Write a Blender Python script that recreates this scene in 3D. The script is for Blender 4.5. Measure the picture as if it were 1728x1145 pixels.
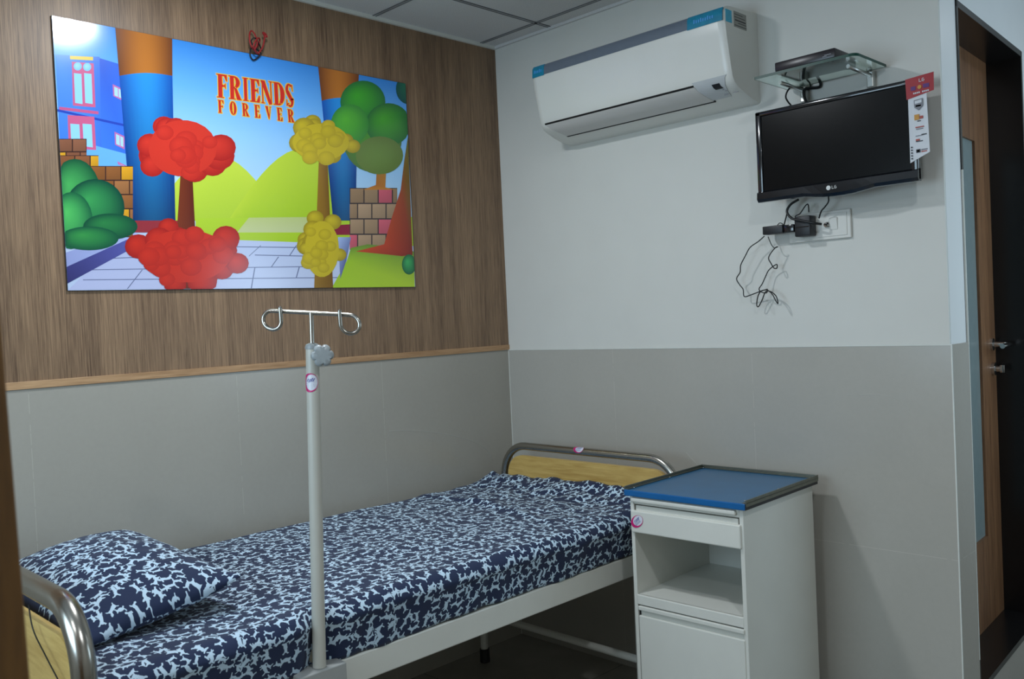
import bpy, bmesh, math, random
from mathutils import Vector, Matrix
random.seed(7)
sc = bpy.context.scene
for o in list(bpy.data.objects): bpy.data.objects.remove(o)

# ------------------------------------------------------------------ camera
CAM = Vector((2.9709, -2.9405, 1.4885))
RC = ((0.7061988, 0.0163359, 0.7078251), (0.7064578, 0.0499811, -0.7059882), (-0.0469108, 0.9986166, 0.0237560))
F = 1505.17
cd = bpy.data.cameras.new('camera'); cam = bpy.data.objects.new('camera', cd); sc.collection.objects.link(cam)
M = Matrix([list(r) for r in RC]).to_4x4(); M.translation = CAM; cam.matrix_world = M
cd.sensor_width = 36; cd.lens = F * 36 / 1728; cd.clip_start = 0.02
cd.dof.use_dof = True; cd.dof.focus_distance = 3.3; cd.dof.aperture_fstop = 7.0
sc.camera = cam

# ------------------------------------------------------------------ world, exposure, ceiling light sources
w = bpy.data.worlds.new('world'); sc.world = w; w.use_nodes = True
w.node_tree.nodes['Background'].inputs[0].default_value = (.8, .9, 1, 1)
w.node_tree.nodes['Background'].inputs[1].default_value = 0.05
sc.view_settings.view_transform = 'Standard'; sc.view_settings.look = 'None'
sc.view_settings.gamma = 1; sc.view_settings.use_curve_mapping = False
sc.view_settings.exposure = 0.0
HC = 2.75
LAMPS = [(0.80, -1.62, 22), (2.86, -1.85, 18), (1.85, -3.2, 10), (2.75, 1.4, 3)]
def area(name, loc, size, power, col, shape='DISK', rot=(0, 0, 0), size_y=None):
    l = bpy.data.lights.new(name, 'AREA'); l.shape = shape; l.size = size; l.energy = power; l.color = col
    if size_y: l.size_y = size_y
    o = bpy.data.objects.new(name, l); o.location = loc; o.rotation_euler = rot; sc.collection.objects.link(o); return o
for i, (x, y, p) in enumerate(LAMPS):
    area('lamp_glow', (x, y, HC - .012), .17, p * .88, (.885, .945, 1.0))
# cool light for two unseen windows, placed to brighten reveal and right wall: one across the passage facing the bathroom door, one behind the camera
area('unseen_window_light', (3.28, .72, 1.6), 1.0, 13, (.62, .83, 1.0), 'RECTANGLE', (0, math.radians(90), 0), 1.0)
area('unseen_window_light', (1.15, -3.72, 1.65), 1.2, 27, (.60, .82, 1.0), 'RECTANGLE', (math.radians(90), 0, 0), 1.0)

# ------------------------------------------------------------------ picture measurements -> points on the two walls
def ray(px, py):
    v = (px - 864, -(py - 572.5), -F)
    return Vector([sum(RC[i][j] * v[j] for j in range(3)) for i in range(3)])
def on(axis, val, px, py):
    r = ray(px, py); return CAM + r * ((val - CAM[axis]) / r[axis])

# ------------------------------------------------------------------ materials
def lin(c):
    c = c / 255.; return c / 12.92 if c <= .04045 else ((c + .055) / 1.055) ** 2.4
def rgb(r, g, b): return (lin(r), lin(g), lin(b), 1)
class NT:
    def __init__(s, name):
        s.m = bpy.data.materials.new(name); s.m.use_nodes = True; s.t = s.m.node_tree
        s.b = s.t.nodes['Principled BSDF']
    def n(s, typ, **kw):
        n = s.t.nodes.new(typ)
        for k, v in kw.items():
            if k.startswith('i'): n.inputs[int(k[1:])].default_value = v
            else: setattr(n, k, v)
        return n
    def l(s, a, b): s.t.links.new(a, b)
    def math(s, op, a, b=None, c=None):
        n = s.t.nodes.new('ShaderNodeMath'); n.operation = op
        for i, v in enumerate((a, b, c)):
            if v is None: continue
            if isinstance(v, (int, float)): n.inputs[i].default_value = v
            else: s.l(v, n.inputs[i])
        return n.outputs[0]
    def coord(s, which='Object'): return s.t.nodes.new('ShaderNodeTexCoord').outputs[which]
    def mapping(s, vec, scale=(1, 1, 1), rot=(0, 0, 0), loc=(0, 0, 0)):
        n = s.t.nodes.new('ShaderNodeMapping'); s.l(vec, n.inputs[0])
        n.inputs[1].default_value = loc; n.inputs[2].default_value = rot; n.inputs[3].default_value = scale; return n.outputs[0]
    def noise(s, vec, scale, detail=3, rough=.5, dist=0):
        n = s.t.nodes.new('ShaderNodeTexNoise'); s.l(vec, n.inputs['Vector'])
        n.inputs['Scale'].default_value = scale; n.inputs['Detail'].default_value = detail
        n.inputs['Roughness'].default_value = rough; n.inputs['Distortion'].default_value = dist; return n.outputs[0]
    def ramp(s, fac, stops):
        n = s.t.nodes.new('ShaderNodeValToRGB'); s.l(fac, n.inputs[0]); e = n.color_ramp.elements
        while len(e) < len(stops): e.new(.5)
        for k, (p, c) in enumerate(stops): e[k].position = p; e[k].color = c
        return n.outputs[0]
    def mix(s, fac, a, b, mode='MIX'):
        n = s.t.nodes.new('ShaderNodeMix'); n.data_type = 'RGBA'; n.blend_type = mode
        for i, v in ((0, fac), (6, a), (7, b)):
            if isinstance(v, (int, float, tuple)): n.inputs[i].default_value = v
            else: s.l(v, n.inputs[i])
        return n.outputs[2]
    def bump(s, h, strength=.2, dist=.01):
        n = s.t.nodes.new('ShaderNodeBump'); n.inputs['Strength'].default_value = strength
        n.inputs['Distance'].default_value = dist; s.l(h, n.inputs['Height']); s.l(n.outputs[0], s.b.inputs['Normal'])
    def set(s, **kw):
        for k, v in kw.items():
            i = s.b.inputs[k.replace('_', ' ')]
            if isinstance(v, (int, float, tuple)): i.default_value = v
            else: s.l(v, i)
        return s
def simple(name, col, rough=.5, metal=0, var=.04, scale=30, bump=0, spec=None, coat=0):
    t = NT(name); v = t.noise(t.coord(), scale, 4)
    hi = tuple(min(1, c * (1 + var)) for c in col[:3]) + (1,); lo = tuple(c * (1 - var) for c in col[:3]) + (1,)
    t.set(Base_Color=t.ramp(v, [(.3, lo), (.7, hi)]), Roughness=rough, Metallic=metal)
    if spec is not None: t.b.inputs['Specular IOR Level'].default_value = spec
    if coat: t.b.inputs['Coat Weight'].default_value = coat; t.b.inputs['Coat Roughness'].default_value = .08
    if bump: t.bump(v, bump, .002)
    return t.m
def wood(name, dark, light, axis='Z', fine=900, rough=.45, broad=9):
    t = NT(name); c = t.coord()
    k = {'Z': lambda a, b: (a, a, b), 'X': lambda a, b: (b, a, a), 'Y': lambda a, b: (a, b, a)}[axis]
    f = t.noise(t.mapping(c, k(fine / 8, 3.0)), 1.6, 5, .65)
    g = t.noise(t.mapping(c, k(broad, .35)), 1.5, 4, .6, .4)
    p = t.noise(t.mapping(c, k(fine / 3, 12)), 1.2, 2, .5)
    s = t.math('ADD', t.math('MULTIPLY', f, .55), t.math('ADD', t.math('MULTIPLY', g, .3), t.math('MULTIPLY', p, .2)))
    t.set(Base_Color=t.ramp(s, [(.40, dark), (.53, tuple((dark[i] + light[i]) / 2 for i in range(3)) + (1,)), (.66, light)]), Roughness=rough)
    t.bump(f, .12, .001)
    return t.m
def tile_mat(name, col, jx=None, jz=None, ax=0, rough=.2):
    """large polished tiles; thin joints at the listed positions along axis ax and z"""
    t = NT(name); c = t.coord(); sep = t.n('ShaderNodeSeparateXYZ'); t.l(c, sep.inputs[0])
    line = None
    for pos, ch in [(p, ax) for p in jx or []] + [(p, 2) for p in jz or []]:
        d = t.math('ABSOLUTE', t.math('SUBTRACT', sep.outputs[ch], pos)); m_ = t.math('LESS_THAN', d, .0009)
        line = m_ if line is None else t.math('MAXIMUM', line, m_)
    v = t.noise(c, 2.2, 5, .6); fine = t.noise(c, 60, 3, .6)
    base = t.ramp(t.math('ADD', t.math('MULTIPLY', v, .7), t.math('MULTIPLY', fine, .3)),
                  [(.3, tuple(x * .95 for x in col[:3]) + (1,)), (.7, tuple(min(1, x * 1.05) for x in col[:3]) + (1,))])
    if line is not None:
        nb = t.noise(c, 14, 3, .7)
        base = t.mix(t.math('MULTIPLY', line, t.math('GREATER_THAN', nb, .46)), base, tuple(min(1, x * 1.22) for x in col[:3]) + (1,))
    t.set(Base_Color=base, Roughness=t.math('ADD', t.math('MULTIPLY', fine, .06), rough))
    return t.m
MT = {}
MT['laminate'] = wood('wood_laminate', rgb(86, 64, 47), rgb(160, 130, 100), fine=1300)
MT['beech'] = wood('beech_trim', rgb(150, 112, 76), rgb(196, 158, 118), 'Y', 500)
MT['oak'] = wood('oak_door', rgb(94, 62, 40), rgb(142, 102, 70), 'Z', 500)
MT['teak'] = wood('teak_edge', rgb(74, 48, 18), rgb(118, 82, 36), 'Z', 200, .4, 12)
MT['yellow_board'] = wood('yellow_laminate_board', rgb(178, 142, 74), rgb(212, 180, 108), 'X', 300, .4)
MT['paint'] = simple('wall_paint', rgb(212, 212, 206), .55, var=.015, scale=6, bump=.05)
MT['reveal_paint'] = simple('glossy_wall_paint', rgb(226, 228, 228), .35, var=.012, scale=6)
MT['tile_left'] = tile_mat('wainscot_tile_left', rgb(166, 162, 152), [-.74, -1.383, -2.07], [.74], 1)
MT['tile_right'] = tile_mat('wainscot_tile_right', rgb(174, 171, 163), [.62, 1.27], [.662], 0)
MT['tile_reveal'] = tile_mat('wainscot_tile_reveal', rgb(166, 160, 150), [], [.662], 1)
MT['grid_shadow_gap'] = simple('grid_groove', rgb(96, 96, 98), .7)
t = NT('ceiling_tiles'); c = t.coord(); v = t.noise(c, 240, 3, .7)
t.set(Base_Color=t.ramp(v, [(.35, rgb(196, 195, 194)), (.6, rgb(210, 209, 208))]), Roughness=.85); t.bump(v, .25, .002); MT['ceiling'] = t.m
t = NT('floor_tiles'); c = t.coord(); v = t.noise(c, 5, 5, .6); br = t.n('ShaderNodeTexBrick')
t.l(c, br.inputs[0]); br.offset = 0; br.inputs['Scale'].default_value = 1; br.inputs['Mortar Size'].default_value = .002
br.inputs['Brick Width'].default_value = .6; br.inputs['Row Height'].default_value = .6
br.inputs[1].default_value = rgb(142, 138, 128); br.inputs[2].default_value = rgb(134, 131, 122); br.inputs[3].default_value = rgb(90, 88, 82)
t.set(Base_Color=t.mix(.25, br.outputs[0], t.ramp(v, [(.3, rgb(110, 106, 98)), (.7, rgb(160, 156, 146))])), Roughness=.22); MT['floor'] = t.m
MT['white_enamel'] = simple('white_enamel', rgb(214, 214, 206), .32, var=.02, scale=9)
MT['white_plastic'] = simple('white_plastic', rgb(220, 220, 214), .3, var=.01, scale=8)
MT['grey_plastic'] = simple('grey_plastic', rgb(150, 152, 152), .35, var=.02)
MT['pole_enamel'] = simple('cream_enamel', rgb(188, 186, 176), .4, var=.03, scale=12)
MT['pole_grey'] = simple('grey_hammered', rgb(150, 156, 158), .35, var=.05, scale=60)
MT['bracket_grey'] = simple('bracket_grey_enamel', rgb(160, 162, 160), .4, var=.03)
MT['steel'] = simple('brushed_steel', rgb(168, 164, 156), .24, 1, .015, 8)
MT['steel_dull'] = simple('dull_steel', rgb(190, 190, 186), .35, 1, .06, 60)
MT['chrome'] = simple('chrome', rgb(210, 210, 210), .12, 1, .02, 20)
MT['rubber'] = simple('black_rubber', rgb(36, 36, 38), .7)
MT['black_gloss'] = simple('black_gloss_plastic', rgb(16, 17, 22), .16, var=.1, coat=.5)
MT['black'] = simple('black_plastic', rgb(24, 25, 30), .45, var=.1)
MT['black_slot'] = simple('black_slot', rgb(8, 8, 9), .7)
MT['screen'] = simple('tv_screen', rgb(9, 10, 11), .22, var=.05, spec=.2)
MT['cable'] = simple('black_cable', rgb(16, 17, 20), .45)
MT['red_cable'] = simple('red_cable', rgb(150, 30, 30), .5)
MT['granite'] = simple('black_granite', rgb(22, 22, 23), .25, var=.35, scale=220)
MT['blue_top'] = simple('blue_laminate_top', rgb(34, 96, 138), .28, var=.06, scale=14)
MT['blue_lip'] = simple('blue_laminate_lip', rgb(16, 92, 152), .3, var=.06, scale=14)
MT['rail_metal'] = simple('tray_rail_metal', rgb(120, 122, 112), .35, .8, .08, 40)
MT['silver_strip'] = simple('silver_strip', rgb(118, 128, 142), .28, .35, .03, 40)
MT['blue_tape'] = simple('blue_film', rgb(24, 128, 160), .3, var=.12, scale=50)
MT['cyan_tape'] = simple('cyan_film', rgb(40, 170, 205), .3, var=.12, scale=50)
MT['film_text'] = simple('film_lettering', rgb(70, 150, 215), .4)
MT['flap'] = simple('louver_plastic', rgb(196, 194, 190), .4, var=.01)
MT['ac_panel'] = simple('control_panel_plastic', rgb(186, 190, 192), .35, var=.01)
MT['label_grey'] = simple('rating_label', rgb(150, 150, 144), .5, var=.05)
MT['ink'] = simple('black_ink', rgb(30, 32, 38), .5)
MT['grey_ink'] = simple('grey_ink', rgb(120, 122, 130), .5)
MT['red_card'] = simple('red_card', rgb(156, 10, 28), .35, var=.04)
MT['white_card'] = simple('white_card', rgb(206, 210, 216), .4, var=.02)
MT['card_red_ink'] = simple('card_red_ink', rgb(170, 70, 60), .5)
MT['gold_ink'] = simple('gold_ink', rgb(196, 140, 50), .5)
MT['violet_ink'] = simple('violet_ink', rgb(86, 32, 110), .5)
MT['sticker_white'] = simple('white_sticker', rgb(214, 216, 226), .35, var=.02)
MT['magenta'] = simple('magenta_ink', rgb(196, 24, 110), .4, var=.05)
MT['sticker_blue'] = simple('blue_ink', rgb(90, 90, 160), .4)
MT['foam'] = simple('mattress_ticking', rgb(186, 178, 158), .8, var=.05, bump=.2)
MT['stb_body'] = simple('set_top_box_plastic', rgb(30, 24, 30), .3, var=.1)
MT['stb_base'] = simple('set_top_box_base', rgb(64, 66, 66), .6, var=.1)
MT['bulb'] = NT('downlight_diffuser').set(Emission_Color=(.86, .95, 1, 1), Emission_Strength=6.0).m
t = NT('shelf_glass'); t.set(Base_Color=(.78, .95, .90, 1), Roughness=.02, IOR=1.5, Transmission_Weight=1.0); MT['glass'] = t.m
t = NT('glass_edge'); t.set(Base_Color=rgb(8, 62, 52), Roughness=.35); t.b.inputs['Specular IOR Level'].default_value = .3; MT['glass_edge'] = t.m
MT['frosted'] = simple('frosted_glass', rgb(128, 142, 142), .25, var=.03)

def fabric_material():
    """navy cotton printed with small pale leaping figures, laid out on the cloth's own UVs"""
    t = NT('animal_print_cotton'); uv = t.coord('UV')
    n1 = t.n('ShaderNodeTexNoise'); t.l(uv, n1.inputs['Vector']); n1.inputs['Scale'].default_value = 95; n1.inputs['Detail'].default_value = 2
    off = t.n('ShaderNodeVectorMath', operation='MULTIPLY_ADD'); t.l(n1.outputs['Color'], off.inputs[0])
    off.inputs[1].default_value = (.009, .009, 0); t.l(uv, off.inputs[2])
    res = None
    for sc_, seed, lim in ((26, 0, 1.0), (35, 4.37, .62)):
        mp = t.mapping(off.outputs[0], (1, 1, 1), (0, 0, seed * .3), (seed, seed * .7, 0))
        vo = t.n('ShaderNodeTexVoronoi', voronoi_dimensions='2D', feature='F1'); t.l(mp, vo.inputs['Vector'])
        vo.inputs['Scale'].default_value = sc_; vo.inputs['Randomness'].default_value = .72
        loc = t.n('ShaderNodeVectorMath', operation='SUBTRACT'); t.l(mp, loc.inputs[0]); t.l(vo.outputs['Position'], loc.inputs[1])
        s1 = t.n('ShaderNodeVectorMath', operation='SCALE'); t.l(loc.outputs[0], s1.inputs[0]); s1.inputs['Scale'].default_value = sc_
        sepc = t.n('ShaderNodeSeparateColor'); t.l(vo.outputs['Color'], sepc.inputs[0])
        ro = t.n('ShaderNodeVectorRotate', rotation_type='Z_AXIS'); t.l(s1.outputs[0], ro.inputs['Vector'])
        t.l(t.math('MULTIPLY', sepc.outputs[0], 6.28), ro.inputs['Angle'])
        sp = t.n('ShaderNodeSeparateXYZ'); t.l(ro.outputs[0], sp.inputs[0]); X, Y = sp.outputs[0], sp.outputs[1]
        def capsule(cx, cy, ang, hl, r):
            ca, sa = math.cos(ang), math.sin(ang)
            dx = t.math('SUBTRACT', X, cx); dy = t.math('SUBTRACT', Y, cy)
            u = t.math('ADD', t.math('MULTIPLY', dx, ca), t.math('MULTIPLY', dy, sa))
            v = t.math('SUBTRACT', t.math('MULTIPLY', dy, ca), t.math('MULTIPLY', dx, sa))
            u2 = t.math('MAXIMUM', t.math('SUBTRACT', t.math('ABSOLUTE', u), hl), 0)
            return t.math('SUBTRACT', t.math('SQRT', t.math('ADD', t.math('MULTIPLY', u2, u2), t.math('MULTIPLY', v, v))), r)
        d = capsule(0, 0, 0, .22, .115)
        for a in ((.27, .12, 1.0, .12, .055), (.34, -.10, -.75, .12, .045), (-.28, .10, 2.2, .14, .05), (-.30, -.12, -2.2, .10, .045)):
            d = t.math('MINIMUM', d, capsule(*a))
        k = t.math('LESS_THAN', d, 0.0)
        if lim < 1: k = t.math('MULTIPLY', k, t.math('LESS_THAN', sepc.outputs[1], lim))
        res = k if res is None else t.math('MAXIMUM', res, k)
    wv = t.noise(uv, 900, 2, .5)
    t.set(Base_Color=t.mix(res, rgb(13, 33, 68), rgb(186, 210, 228)), Roughness=.85); t.bump(wv, .15, .0008)
    t.b.inputs['Sheen Weight'].default_value = .1
    return t.m
MT['print'] = fabric_material()
t = NT('poster_print'); a = t.n('ShaderNodeVertexColor', layer_name='Col'); t.set(Base_Color=a.outputs[0], Roughness=.16)
t.b.inputs['Specular IOR Level'].default_value = .6; MT['poster'] = t.m

# ------------------------------------------------------------------ mesh helpers
def tag(o, label=None, cat=None, group=None, kind=None):
    if label: o['label'] = label
    if cat: o['category'] = cat
    if group: o['group'] = group
    if kind: o['kind'] = kind
    return o
def empty(name, loc=(0, 0, 0), rz=0, **kw):
    o = bpy.data.objects.new(name, None); o.location = loc; o.rotation_euler = (0, 0, rz); o.empty_display_size = .05
    sc.collection.objects.link(o); return tag(o, **kw)
def obj(name, bm, mats, parent=None, smooth=False, **kw):
    me = bpy.data.meshes.new(name); bmesh.ops.recalc_face_normals(bm, faces=bm.faces); bm.to_mesh(me); bm.free()
    for m in (mats if isinstance(mats, (list, tuple)) else [mats]): me.materials.append(m)
    o = bpy.data.objects.new(name, me); sc.collection.objects.link(o)
    if smooth:
        for p in me.polygons: p.use_smooth = True
        try: me.set_sharp_from_angle(angle=math.radians(40))
        except Exception: pass
    if parent: o.parent = parent
    return tag(o, **kw)
def box(bm, x0, x1, y0, y1, z0, z1, bev=0, mi=0, seg=2, mat=None):
    r = bmesh.ops.create_cube(bm, size=1); vs = r['verts']
    bmesh.ops.scale(bm, vec=(x1 - x0, y1 - y0, z1 - z0), verts=vs)
    bmesh.ops.translate(bm, vec=((x0 + x1) / 2, (y0 + y1) / 2, (z0 + z1) / 2), verts=vs)
    fs = set(f for v in vs for f in v.link_faces)
    if bev:
        es = list(set(e for v in vs for e in v.link_edges))
        r2 = bmesh.ops.bevel(bm, geom=es, offset=bev, segments=seg, affect='EDGES', profile=.5)
        fs |= set(r2['faces']); fs = {f for f in fs if f.is_valid}
    for f in fs: f.material_index = mi
    if mat is not None: bmesh.ops.transform(bm, matrix=mat, verts=list({v for f in fs for v in f.verts}))
    return fs
def B(*a, **k): bm = bmesh.new(); box(bm, *a, **k); return bm
def smooth_path(pts, n=8, closed=False):
    P = [Vector(p) for p in pts]; out = []
    if len(P) < 3: return P
    for i in range(len(P) - 1):
        p0 = P[i - 1] if i > 0 else P[i] * 2 - P[i + 1]; p1, p2 = P[i], P[i + 1]
        p3 = P[i + 2] if i + 2 < len(P) else P[i + 1] * 2 - P[i]
        for k in range(n):
            s = k / n
            out.append(.5 * ((2 * p1) + (p2 - p0) * s + (2 * p0 - 5 * p1 + 4 * p2 - p3) * s * s + (3 * p1 - p0 - 3 * p2 + p3) * s ** 3))
    out.append(P[-1]); return out
def tube(bm, pts, r, seg=12, mi=0, cap=True):
    pts = [Vector(p) for p in pts]; n = len(pts); rs = r if isinstance(r, (list, tuple)) else [r] * n
    t0 = (pts[1] - pts[0]).normalized(); up = Vector((0, 0, 1)) if abs(t0.z) < .9 else Vector((1, 0, 0))
    nrm = t0.cross(up).normalized(); rings = []
    for i, p in enumerate(pts):
        tt = (pts[min(i + 1, n - 1)] - pts[max(i - 1, 0)]).normalized()
        nrm = (nrm - tt * nrm.dot(tt))
        nrm = nrm.normalized() if nrm.length > 1e-6 else tt.orthogonal().normalized()
        bn = tt.cross(nrm)
        rings.append([bm.verts.new(p + (nrm * math.cos(a) + bn * math.sin(a)) * rs[i]) for a in [2 * math.pi * k / seg for k in range(seg)]])
    for a, b in zip(rings[:-1], rings[1:]):
        for k in range(seg):
            f = bm.faces.new((a[k], a[(k + 1) % seg], b[(k + 1) % seg], b[k])); f.material_index = mi; f.smooth = True
    if cap:
        for rg in (rings[0][::-1], rings[-1]): f = bm.faces.new(rg); f.material_index = mi
def T(pts, r, seg=12): bm = bmesh.new(); tube(bm, pts, r, seg); return bm
def arc(c, r, a0, a1, n, plane='xz'):
    out = []
    for k in range(n + 1):
        a = math.radians(a0 + (a1 - a0) * k / n); u, v = r * math.cos(a), r * math.sin(a)
        out.append(Vector((c[0] + u, c[1], c[2] + v)) if plane == 'xz' else Vector((c[0], c[1] + u, c[2] + v)))
    return out
def prism(bm, pts, ext, mi=0):
    """polygon pts (3-D) pushed along vector ext"""
    e = Vector(ext); a = [bm.verts.new(Vector(p)) for p in pts]; b = [bm.verts.new(Vector(p) + e) for p in pts]
    fs = [bm.faces.new(a), bm.faces.new(b[::-1])]
    for i in range(len(a)): fs.append(bm.faces.new((a[i], b[i], b[(i + 1) % len(a)], a[(i + 1) % len(a)])))
    for f in fs: f.material_index = mi
    return fs
def lathe(bm, prof, c, ax=(0, 0, 1), seg=24, mi=0):
    """prof: list of (radius, height) about axis ax through c"""
    ax = Vector(ax).normalized(); u = ax.orthogonal().normalized(); v = ax.cross(u); c = Vector(c); rings = []
    for r, h in prof:
        rings.append([bm.verts.new(c + ax * h + (u * math.cos(2 * math.pi * k / seg) + v * math.sin(2 * math.pi * k / seg)) * max(r, 1e-5)) for k in range(seg)])
    for a, b in zip(rings[:-1], rings[1:]):
        for k in range(seg):
            f = bm.faces.new((a[k], a[(k + 1) % seg], b[(k + 1) % seg], b[k])); f.material_index = mi; f.smooth = True
    bm.faces.new(rings[0][::-1]).material_index = mi; bm.faces.new(rings[-1]).material_index = mi
FONT = {'A': '01110 10001 10001 11111 10001 10001 10001', 'B': '11110 10001 10001 11110 10001 10001 11110', 'D': '11110 10001 10001 10001 10001 10001 11110',
        'E': '11111 10000 10000 11110 10000 10000 11111', 'G': '01110 10000 10000 10111 10001 10001 01110', 'H': '10001 10001 10001 11111 10001 10001 10001',
        'I': '01110 00100 00100 00100 00100 00100 01110', 'K': '10001 10010 10100 11000 10100 10010 10001', 'L': '10000 10000 10000 10000 10000 10000 11111',
        'M': '10001 11011 10101 10101 10001 10001 10001', 'N': '10001 11001 10101 10011 10001 10001 10001', 'O': '01110 10001 10001 10001 10001 10001 01110',
        'R': '11110 10001 10001 11110 10100 10010 10001', 'S': '01111 10000 10000 01110 00001 00001 11110', 'T': '11111 00100 00100 00100 00100 00100 00100',
        'Y': '10001 10001 01010 00100 00100 00100 00100', 'C': '01110 10001 10000 10000 10000 10001 01110', 'P': '11110 10001 10001 11110 10000 10000 10000',
        'U': '10001 10001 10001 10001 10001 10001 01110', 'V': '10001 10001 10001 10001 10001 01010 00100', ' ': '00000 ' * 7}
def lettering(bm, text, o, u, v, h, mi=0, depth=None):
    """small printed letters: o = lower-left corner, u/v unit vectors, h = letter height"""
    o, u, v = Vector(o), Vector(u).normalized(), Vector(v).normalized(); n = u.cross(v) * (depth or h * .02); s = h / 7.
    for i, ch in enumerate(text):
        rows = FONT.get(ch, FONT[' ']).split()
        for r, row in enumerate(rows[:7]):
            k = 0
            while k < 5:
                if row[k] == '1':
                    e = k
                    while e < 5 and row[e] == '1': e += 1
                    p = o + u * s * (i * 6 + k) + v * s * (6 - r); q = u * s * (e - k)
                    prism(bm, [p, p + q, p + q + v * s, p + v * s], n, mi); k = e
                else: k += 1

# ------------------------------------------------------------------ room shell
XR = 1.962   # end of the right wall
U = Vector((-.0571, .99837, 0)); N = Vector((.99837, .0571, 0))  # direction along / out of the bathroom door wall
P0 = Vector((1.962, .150, 0))
def st(name, bm, m, parent=None, **kw): return obj(name, bm, m, parent, kind=None if parent else 'structure', **kw)
st('floor', B(-.05, 4.25, -3.9, 2.6, -.1, 0), MT['floor'])
st('ceiling', B(-.05, 4.25, -3.9, 2.6, HC, HC + .1), MT['ceiling'])
wl = empty('wall_left', kind='structure')
obj('wood_panel', B(-.12, 0, -3.9, 0, 1.342, HC), MT['laminate'], wl, label='brown vertical-grain wood laminate panel')
obj('tile_wainscot', B(-.12, 0, -3.9, 0, 0, 1.342), MT['tile_left'], wl, label='grey polished tile wainscot')
wr = empty('wall_right', kind='structure')
bm = bmesh.new(); box(bm, 0, XR - .0005, 0, .010, 1.342, HC); box(bm, 0, 1.838, .011, .14, 1.342, HC)
obj('painted_plaster', bm, MT['paint'], wr, label='off-white painted plaster')
bm = bmesh.new(); box(bm, 0, XR + .006, -.004, .006, 0, 1.342, bev=.0008); box(bm, 0, 1.838, .0065, .14, 0, 1.342)
obj('tile_wainscot', bm, MT['tile_right'], wr, label='grey polished tile wainscot')
# tile edge lines: pale mitred edges and the cement line along the wainscot top
st('trim_1', B(.0005, .005, -3.9, 0, 1.3425, 1.366, bev=.001), MT['beech'])
MT['grout'] = simple('pale_grout', rgb(216, 218, 212), .6, var=.04)
st('trim_2', B(-.001, XR + .007, -.0055, -.0030, 1.3395, 1.3440), MT['grout'])
st('trim_6', B(.0, .0022, -.0065, -.0038, 0, 1.340), MT['grout'])
st('trim_7', B(XR + .0035, XR + .0068, -.0046, -.0015, 0, 1.340), MT['grout'])
st('trim_8', B(XR + .001, XR + .0066, .1495, .1545, .3, 1.9), MT['grout'])
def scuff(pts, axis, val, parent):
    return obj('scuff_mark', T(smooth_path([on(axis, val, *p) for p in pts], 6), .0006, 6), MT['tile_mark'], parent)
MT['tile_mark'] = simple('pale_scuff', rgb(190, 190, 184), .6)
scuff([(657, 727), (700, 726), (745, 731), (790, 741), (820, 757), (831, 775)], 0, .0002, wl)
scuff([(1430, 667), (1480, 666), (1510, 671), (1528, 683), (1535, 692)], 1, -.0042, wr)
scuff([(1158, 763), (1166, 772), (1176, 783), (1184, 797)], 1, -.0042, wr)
st('trim_3', B(0, .012, -3.9, 0, HC - .014, HC), MT['white_enamel'])
st('trim_4', B(.0, XR, -.012, 0, HC - .012, HC), MT['ceiling'])
bm = bmesh.new()
for k in range(6):
    x = .355 + .6 * k; box(bm, x - .0075, x + .0075, -3.9, 2.6, HC - .0015, HC + .001)
    box(bm, x - .0085, x - .0065, -3.9, 2.6, HC - .003, HC, mi=1); box(bm, x + .0065, x + .0085, -3.9, 2.6, HC - .003, HC, mi=1)
for k in range(6):
    y = -.697 - .6 * k + .6; 
    box(bm, 0, 4.2, y - .0075, y + .0075, HC - .0015, HC + .001); box(bm, 0, 4.2, y - .0085, y - .0065, HC - .003, HC, mi=1); box(bm, 0, 4.2, y + .0065, y + .0085, HC - .003, HC, mi=1)
st('trim_5', bm, [MT['grey_plastic'], MT['grid_shadow_gap']])
# reveal strip beyond the corner
wb = empty('wall_side', kind='structure')
obj('painted_plaster', B(1.84, XR, .0105, .150, 1.342, HC), MT['reveal_paint'], wb, label='bright white painted reveal')
obj('tile_wainscot', B(1.84, XR + .006, .0065, .152, 0, 1.342, bev=.0008), MT['tile_reveal'], wb)
MW = Matrix(((U.x, N.x, 0, P0.x), (U.y, N.y, 0, P0.y), (0, 0, 1, 0), (0, 0, 0, 1)))   # local: x along wall, y out of wall, z up
def DW(bm): bmesh.ops.transform(bm, matrix=MW, verts=bm.verts); return bm
DL, DZ0, DZ1 = .885, .205, 2.447
obj('wall_above_door', DW(B(-.01, 2.3, -.14, 0, DZ1, HC)), MT['reveal_paint'], wb)
obj('wall_beyond_door', DW(B(DL, 2.3, -.14, 0, 0, DZ1)), MT['reveal_paint'], wb)
obj('sill_riser', DW(B(0, DL, -.14, 0, 0, DZ0 - .02)), MT['tile_reveal'], wb)
st('wall_back', B(XR - .3, 4.25, 2.45, 2.6, 0, HC), MT['paint'])
st('wall_front', B(-.05, 4.25, -3.9, -3.75, 0, HC), MT['paint'])
wf = empty('wall_far_right', kind='structure')
bm = bmesh.new(); box(bm, 4.15, 4.25, -3.75, .1, 0, HC); box(bm, 3.3, 4.15, -.0, .1, 0, HC)
box(bm, 3.3, 3.4, .1, .2, 0, HC); box(bm, 3.3, 3.4, 1.25, 2.45, 0, HC); box(bm, 3.3, 3.4, .2, 1.25, 0, 1.05); box(bm, 3.3, 3.4, .2, 1.25, 2.15, HC)
obj('painted_plaster', bm, MT['paint'], wf)
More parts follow.
